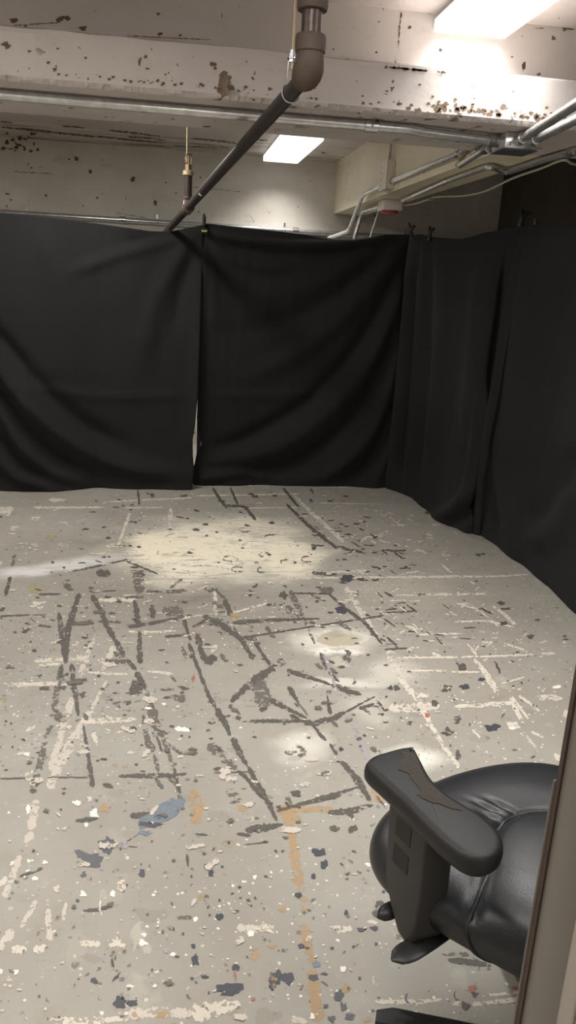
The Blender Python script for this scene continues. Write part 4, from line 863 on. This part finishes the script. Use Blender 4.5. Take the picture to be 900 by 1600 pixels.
# ------------------------------------------------------------------ spring clamps on the curtain tops
def clamp(px0, px1, Y, label, tilt=.25, size=.085, mark=False, facing=None):
    top = aty(*px0, Y); bot = aty(*px1, Y); c = thing('spring_clamp', bot, label, 'clamp', 'black spring clamps on the curtain tops')
    axis = (top-bot); L = axis.length; axis.normalize(); lat = Vector((1,0,0)) if facing is None else Vector(facing).normalized(); fwd = axis.cross(lat).normalized()
    if fwd.dot(Vector(C0)-bot) < 0: fwd = -fwd
    piv = bot+axis*L*.48
    for s in (-1, 1):
        b = bmesh.new()
        P = [bot+fwd*(.006*s), bot+fwd*(.013*s)+axis*L*.22, piv+fwd*(.010*s), piv+fwd*(.016*s)+lat*((.016 if s > 0 else 0)*tilt*4)+axis*L*.25, (top if s < 0 else top-axis*L*.22)+fwd*(.022*s)+lat*((.036 if s > 0 else -.002)*tilt*4)]
        P = smooth_path(P, 5); tube(b, P, [.008+.004*math.sin(PI*i/(len(P)-1)) for i in range(len(P))], 10)
        j = mesh_obj('handle', b, M_plastdark, c, 40)
        b = bmesh.new(); lathe(b, bot+fwd*(.004*s)+axis*.002-axis*.012, axis, [(.008,0),(.012,.004),(.012,.02),(.008,.024)], 12)
        mesh_obj('jaw_pad', b, M_plastgrey, c, 40)
    b = bmesh.new(); P = [piv+lat*.02*(i/12-.5)+(axis*math.sin(i*2.1)+fwd*math.cos(i*2.1))*.009 for i in range(13)]; tube(b, P, .002, 6); mesh_obj('spring', b, M_zinc, c, 40)
    if mark:
        b = bmesh.new(); o = bot+fwd*.028+axis*(-.012); box(b, o-lat*.022-axis*.016+fwd*-.012, o+lat*.022+axis*.016+fwd*.0); mesh_obj('tab', b, M_plastdark, c)
        # yellow mark like a 3 lying on its back
        b = bmesh.new(); pts = []
        for cx in (-.0085, .0085):
            pts += [o+fwd*.0025+lat*(cx-.0085*math.cos(a))-axis*(-.004+.0095*math.sin(a)) for a in np.linspace(0, PI, 9)]
        tube(b, pts, .0028, 8); mesh_obj('yellow_mark', b, M_yellow, c, 40, label='yellow figure like a 3 on its side')
    return c
clamp((319,334), (319,358), backY(318)-.02, 'black spring clamp with a yellow mark between the left and middle curtains', .05, mark=True)
clamp((641,348), (643,372), tA.y-.03, 'tall black spring clamp at the right end of the middle curtain', .22)
cq = top3[2][1]
clamp((673,353), (670,374), cq[1]-.01, 'short black spring clamp in the corner just right of the tall clamp', .2)
clamp((820,326), (812,352), tB.y-.06, 'black spring clamp beside a post over the right curtain seam', .3)

# ------------------------------------------------------------------ office chair
F2 = Vector((-.36, .93, 0)).normalized(); L2 = Vector((-F2.y, F2.x, 0))
CC = Vector((.75, 1.25, 0)); HUB = Vector((.825, 1.09, 0))
def W(f, l, z): return CC+F2*f+L2*l+up*z
def inv(p): d = Vector(p)-CC; return d.dot(F2), d.dot(L2), d.z
ch = thing('office_chair', HUB, 'black leather office chair with a torn armrest by the door frame', 'office chair')
half = [(-.285,0),(-.28,.09),(-.262,.16),(-.20,.215),(-.10,.262),(.0,.300),(.09,.316),(.155,.302),(.205,.262),(.242,.20),(.266,.11),(.275,0)]
outl = [Vector((f, l, 0)) for f, l in half]+[Vector((f, -l, 0)) for f, l in half[-2:0:-1]]
oc = outl+[outl[0]]; ol = smooth_path([outl[-1]]+oc+[outl[1]], 8)[8:-9]
seam_f = lambda l: .066-3.6*l*l if abs(l) < .107 else .0248-.77*(abs(l)-.107)
sb = bmesh.new(); prof = []
NB = 46
for k in range(NB+1):
    a = -PI/2+PI*k/NB; prof.append((abs(math.cos(a))**.42, math.sin(a)))
def seat_z(f, l, s):
    """s in -1..1, height over the profile; crown and the bolster behind the seam"""
    zmid, ht, hb = .442, .066, .062
    r2 = (f/.3)**2+(l/.33)**2
    if s >= 0:
        z = zmid+ht*abs(s)**.8
        z += .008*max(0, 1-r2)
        d = f-seam_f(l)
        q = min(1, max(0, (s-.1)/.6)); q = q*q*(3-2*q)
        if q > 0:
            z -= .010*q*math.exp(-(d/.012)**2)
            if d < 0: z += q*.024*(1-math.exp(-(-d/.09)**1.2))*(1-.3*min(1, -d/.3))
            else:
                z -= q*.008*math.exp(-(d/.06)**2)
                for l0, ww, dd in ((-.015,.008,.035),(.035,.012,.03),(.012,.006,.05)):     # gathered leather before the seam
                    z -= q*.007*math.exp(-((l-l0-d*.5)/ww)**2)*math.exp(-((d-dd)/.028)**2)
        return z
    return zmid-hb*abs(s)**.9
rows = []
# radial rings of a closed cushion, fine on top
steps = [(math.cos(a)**.40 if math.cos(a) > 1e-6 else 0, math.sin(a)) for a in np.linspace(-PI/2, PI/2, 30)]
top_in = [(s, 1.0) for s in np.linspace(.97, .02, 40)]
rings = []
for r, s in steps:
    if r < .03: continue
    rings.append((r, s))
lowr = [x for x in rings if x[1] < 0]; upr = [x for x in rings if x[1] >= 0 and x[0] > .5]
rmin = upr[-1][0]; smax = upr[-1][1]
upr += [(rmin*t, smax+(1-smax)*(1-t)) for t in np.linspace(.97, .015, 44)]
for r, s in lowr+upr:
    rows.append([sb.verts.new(W(p.x*r, p.y*r, seat_z(p.x*r, p.y*r, s))) for p in ol])
n = len(ol)
for a, c in zip(rows, rows[1:]):
    for k in range(n): sb.faces.new((a[k], a[(k+1) % n], c[(k+1) % n], c[k]))
sb.faces.new(rows[0][::-1]); sb.faces.new(rows[-1])
seat = mesh_obj('seat', sb, M_leather, ch, True)
# piping along the seam, laid on the cushion's surface
from mathutils.bvhtree import BVHTree
bv = BVHTree.FromPolygons([v.co.copy() for v in seat.data.vertices], [tuple(p.vertices) for p in seat.data.polygons])
P = []
for l in np.linspace(-.20, .16, 50):
    h_ = bv.ray_cast(W(seam_f(l), l, .9), -up)
    if h_[0] is not None: P.append(h_[0]+up*.001)
for a_ in np.linspace(80, -60, 40):
    ff = seam_f(.16)-.15*(80-a_)/140
    h_ = bv.ray_cast(W(ff, .13, .425), (L2*math.cos(math.radians(a_))+up*math.sin(math.radians(a_))))
    if h_[0] is not None and (not P or (h_[0]-P[-1]).length < .06): P.append(h_[0])
P = smooth_path(P[::3], 3)
for sgn in (1,):
    b = bmesh.new(); tube(b, P, .0045, 8); pi_ = mesh_obj('piping', b, M_leather, None, True); pi_.parent = seat; pi_.matrix_parent_inverse = Matrix.Identity(4)
# backrest (mostly behind the door frame)
bb = bmesh.new(); rows = []
for i in range(25):
    v = i/24; z = .50+.66*v; wd = .235*(1-.35*abs(2*v-1)**4)-.0*v; th = .055+.02*math.sin(PI*v)
    f0 = -.27-.14*v
    rows.append([bb.verts.new(W(f0+th*math.sin(a)*abs(math.sin(a))**-.3 if abs(math.sin(a)) > 1e-3 else f0, -.02+wd*math.copysign(abs(math.cos(a))**.6, math.cos(a)), z)) for a in np.linspace(0, 2*PI, 40, endpoint=False)])
for a, c in zip(rows, rows[1:]):
    for k in range(40): bb.faces.new((a[k], a[(k+1) % 40], c[(k+1) % 40], c[k]))
bb.faces.new(rows[0][::-1]); bb.faces.new(rows[-1])
mesh_obj('backrest', bb, M_leather, ch, True)
b = bmesh.new(); box(b, (-.15,-.17,.362), (.15,.17,.392)); bevel(b, .012, 2)
for v in b.verts: v.co = W(v.co.x-.03, v.co.y, v.co.z)
mesh_obj('seat_pan', b, M_plastdark, ch, 40)

def arm(side):
    """side +1: the chair's left arm, seen in the photograph"""
    def mir(p):
        f, l, z = inv(p); return W(f, l if side > 0 else -l-.06, z)
    zt = .672
    pxl = [(570,1204),(577,1190),(600,1181),(632,1173),(648,1176),(657,1191),(674,1222),(698,1246),(726,1264),(752,1280),(778,1304),(787,1326),(778,1345),(752,1354),(722,1346),(690,1322),(655,1288),(622,1254),(592,1226)]
    lo = [atz(x, y, zt-.014) for x, y in pxl]
    lp = smooth_path([lo[-1]]+lo+[lo[0], lo[1]], 6)[6:-7]
    N = len(lp); nr = []
    for i in range(N):
        d = (lp[(i+1) % N]-lp[i-1]); d.z = 0; d.normalize(); nr.append(Vector((d.y, -d.x, 0)))
    cen = sum(lp, Vector())/N
    if sum((lp[i]-cen).dot(nr[i]) for i in range(N)) < 0: nr = [-v for v in nr]
    b = bmesh.new(); rr = []
    for ins, z in ((.014, zt-.042), (.006, zt-.040), (.001, zt-.032), (0, zt-.020), (.0015, zt-.010), (.005, zt-.004), (.010, zt-.0008), (.016, zt)):
        rr.append([b.verts.new(mir(Vector((p.x, p.y, z))-v*ins)) for p, v in zip(lp, nr)])
    for a, c in zip(rr, rr[1:]):
        for k in range(N): b.faces.new((a[k], a[(k+1) % N], c[(k+1) % N], c[k]))
    b.faces.new(rr[0][::-1]); b.faces.new(rr[-1])
    pad = mesh_obj('arm_pad', b, M_pad, ch, 50)
    if side > 0:
        wp_ = [(625,1174),(648,1175),(653,1187),(659,1203),(672,1225),(692,1244),(712,1259),(722,1266),(706,1263),(690,1256),(674,1253),(660,1248),(651,1241),(658,1238),(654,1231),(644,1217),(638,1207),(622,1202),(626,1190),(630,1181)]
        b = bmesh.new(); random.seed(2); pts = []
        for i in range(len(wp_)):
            a, c = wp_[i], wp_[(i+1) % len(wp_)]
            for t in (0, .33, .66): pts.append((a[0]+(c[0]-a[0])*t+random.uniform(-.8,.8), a[1]+(c[1]-a[1])*t+random.uniform(-.8,.8)))
        A = [b.verts.new(atz(x, y, zt+.0012)) for x, y in pts]; B = [b.verts.new(Vector(v.co)-up*.006) for v in A]
        b.faces.new(A); b.faces.new(B[::-1])
        for k in range(len(A)): b.faces.new((A[k], B[k], B[(k+1) % len(A)], A[(k+1) % len(A)]))
        w = mesh_obj('worn_patch', b, M_foam, None, label='torn patch showing rough grey-brown foam'); w.parent = pad; w.matrix_parent_inverse = Matrix.Identity(4)
    # upright: outline in (f, z), extruded across
    pr = [(.092,.640),(.088,.56),(.080,.46),(.062,.425),(.030,.378),(-.005,.372),(-.016,.40),(-.020,.50),(-.018,.640)]
    b = bmesh.new(); l0, l1 = .262, .322
    A = [b.verts.new(W(f, l1*side, z)) for f, z in pr]; B = [b.verts.new(W(f-.01, l0*side, z)) for f, z in pr]
    b.faces.new(A); b.faces.new(B[::-1])
    for k in range(len(A)): b.faces.new((A[k], B[k], B[(k+1) % len(A)], A[(k+1) % len(A)]))
    bevel(b, .005, 2); ur = mesh_obj('arm_upright', b, M_plastgrey, ch, 40)
    b = bmesh.new(); box(b, (-.035,-.16,.366), (.03,.30,.384))
    for v in b.verts: v.co = W(v.co.x+.03, (v.co.y)*side, v.co.z)
    mesh_obj('arm_bracket', b, M_plastdark, ch)
    for z0, z1 in ((.575,.615), (.515,.555)):
        b = bmesh.new(); box(b, (.02,.3215,z0), (.064,.3232,z1)); bevel(b, .0005, 1)  # thin raised plate, its black stands for shade inside the slot
        for v in b.verts: v.co = W(v.co.x, v.co.y*side, v.co.z)
        s = mesh_obj('slot', b, M_plastdark, None, label='adjusting slot with its inner shade painted black'); s.parent = ur; s.matrix_parent_inverse = Matrix.Identity(4)
arm(1); arm(-1)
def paddle(f, l0, l1, z, name, wid=.03, th=.011):
    b = bmesh.new(); rows = []
    for i in range(15):
        t = i/14; l = l0+(l1-l0)*t; w = wid*(.35+.65*math.sin(min(1, t*1.15)*PI/2))*math.sqrt(max(.02, 1-max(0, (t-.75)/.25)**2)); zz = z-.012*t
        rows.append([b.verts.new(W(f+w*math.cos(a)*.8, l, zz+th*.5*math.sin(a)*min(1, w/wid+.2))) for a in np.linspace(0, 2*PI, 18, endpoint=False)])
    for a, c in zip(rows, rows[1:]):
        for k in range(18): b.faces.new((a[k], a[(k+1) % 18], c[(k+1) % 18], c[k]))
    b.faces.new(rows[0][::-1]); b.faces.new(rows[-1]); mesh_obj(name, b, M_plast, ch, 60)
paddle(-.02, .20, .372, .392, 'tilt_lever'); paddle(.075, .20, .335, .392, 'height_lever', .024, .022)
b = bmesh.new(); lathe(b, HUB+up*.10, up, [(.045,0),(.05,.01),(.05,.05),(.03,.06),(.028,.10),(.028,.18),(.02,.185),(.02,.265)], 24); mesh_obj('gas_column', b, M_plastdark, ch, 40)
tip = atz(588, 1580, .105); ta = math.atan2(tip.y-HUB.y, tip.x-HUB.x); tl = (Vector((tip.x, tip.y, 0))-HUB).length
for k in range(5):
    a = ta+k*2*PI/5; dv = Vector((math.cos(a), math.sin(a), 0)); sd = Vector((-dv.y, dv.x, 0))
    b = bmesh.new(); rows = []
    for i in range(13):
        t = i/12; x = .02+(tl-.02)*t; w = .034-.008*t; zt_ = .108-.004*t*t; zb_ = zt_-.042+.010*t
        if i == 12: w *= .7; zt_ -= .008; zb_ += .006
        sec = [(-w,zb_),(w,zb_),(w*1.0,zt_-.012),(w*.75,zt_-.002),(0,zt_),(-w*.75,zt_-.002),(-w*1.0,zt_-.012)]
        rows.append([b.verts.new(HUB+dv*x+sd*y+up*z) for y, z in sec])
    for A, B in zip(rows, rows[1:]):
        for j in range(7): b.faces.new((A[j], A[(j+1) % 7], B[(j+1) % 7], B[j]))
    b.faces.new(rows[0][::-1]); b.faces.new(rows[-1]); lg = mesh_obj('base_leg', b, M_plast, ch, 50)
    cw = HUB+dv*(tl-.035)
    b = bmesh.new()
    for s in (-1, 1): lathe(b, cw+sd*(.006*s)+up*.0262, sd*s, [(.02,0),(.026,.003),(.026,.016),(.018,.02)], 18)
    tube(b, [cw+up*.03, cw+up*.082], .006, 10)
    c = mesh_obj('caster', b, M_plastdark, None, 40); c.parent = lg; c.matrix_parent_inverse = Matrix.Identity(4)

# ------------------------------------------------------------------ world and colour management
w = bpy.data.worlds.new('world'); S.world = w; w.use_nodes = True
w.node_tree.nodes['Background'].inputs[0].default_value = (.02, .02, .02, 1)
S.view_settings.view_transform = 'Standard'; S.view_settings.look = 'None'; S.view_settings.gamma = 1
S.view_settings.use_curve_mapping = False; S.view_settings.exposure = -0.13
S.cycles.use_denoising = True; S.cycles.max_bounces = 12; S.cycles.diffuse_bounces = 6; S.cycles.transparent_max_bounces = 24
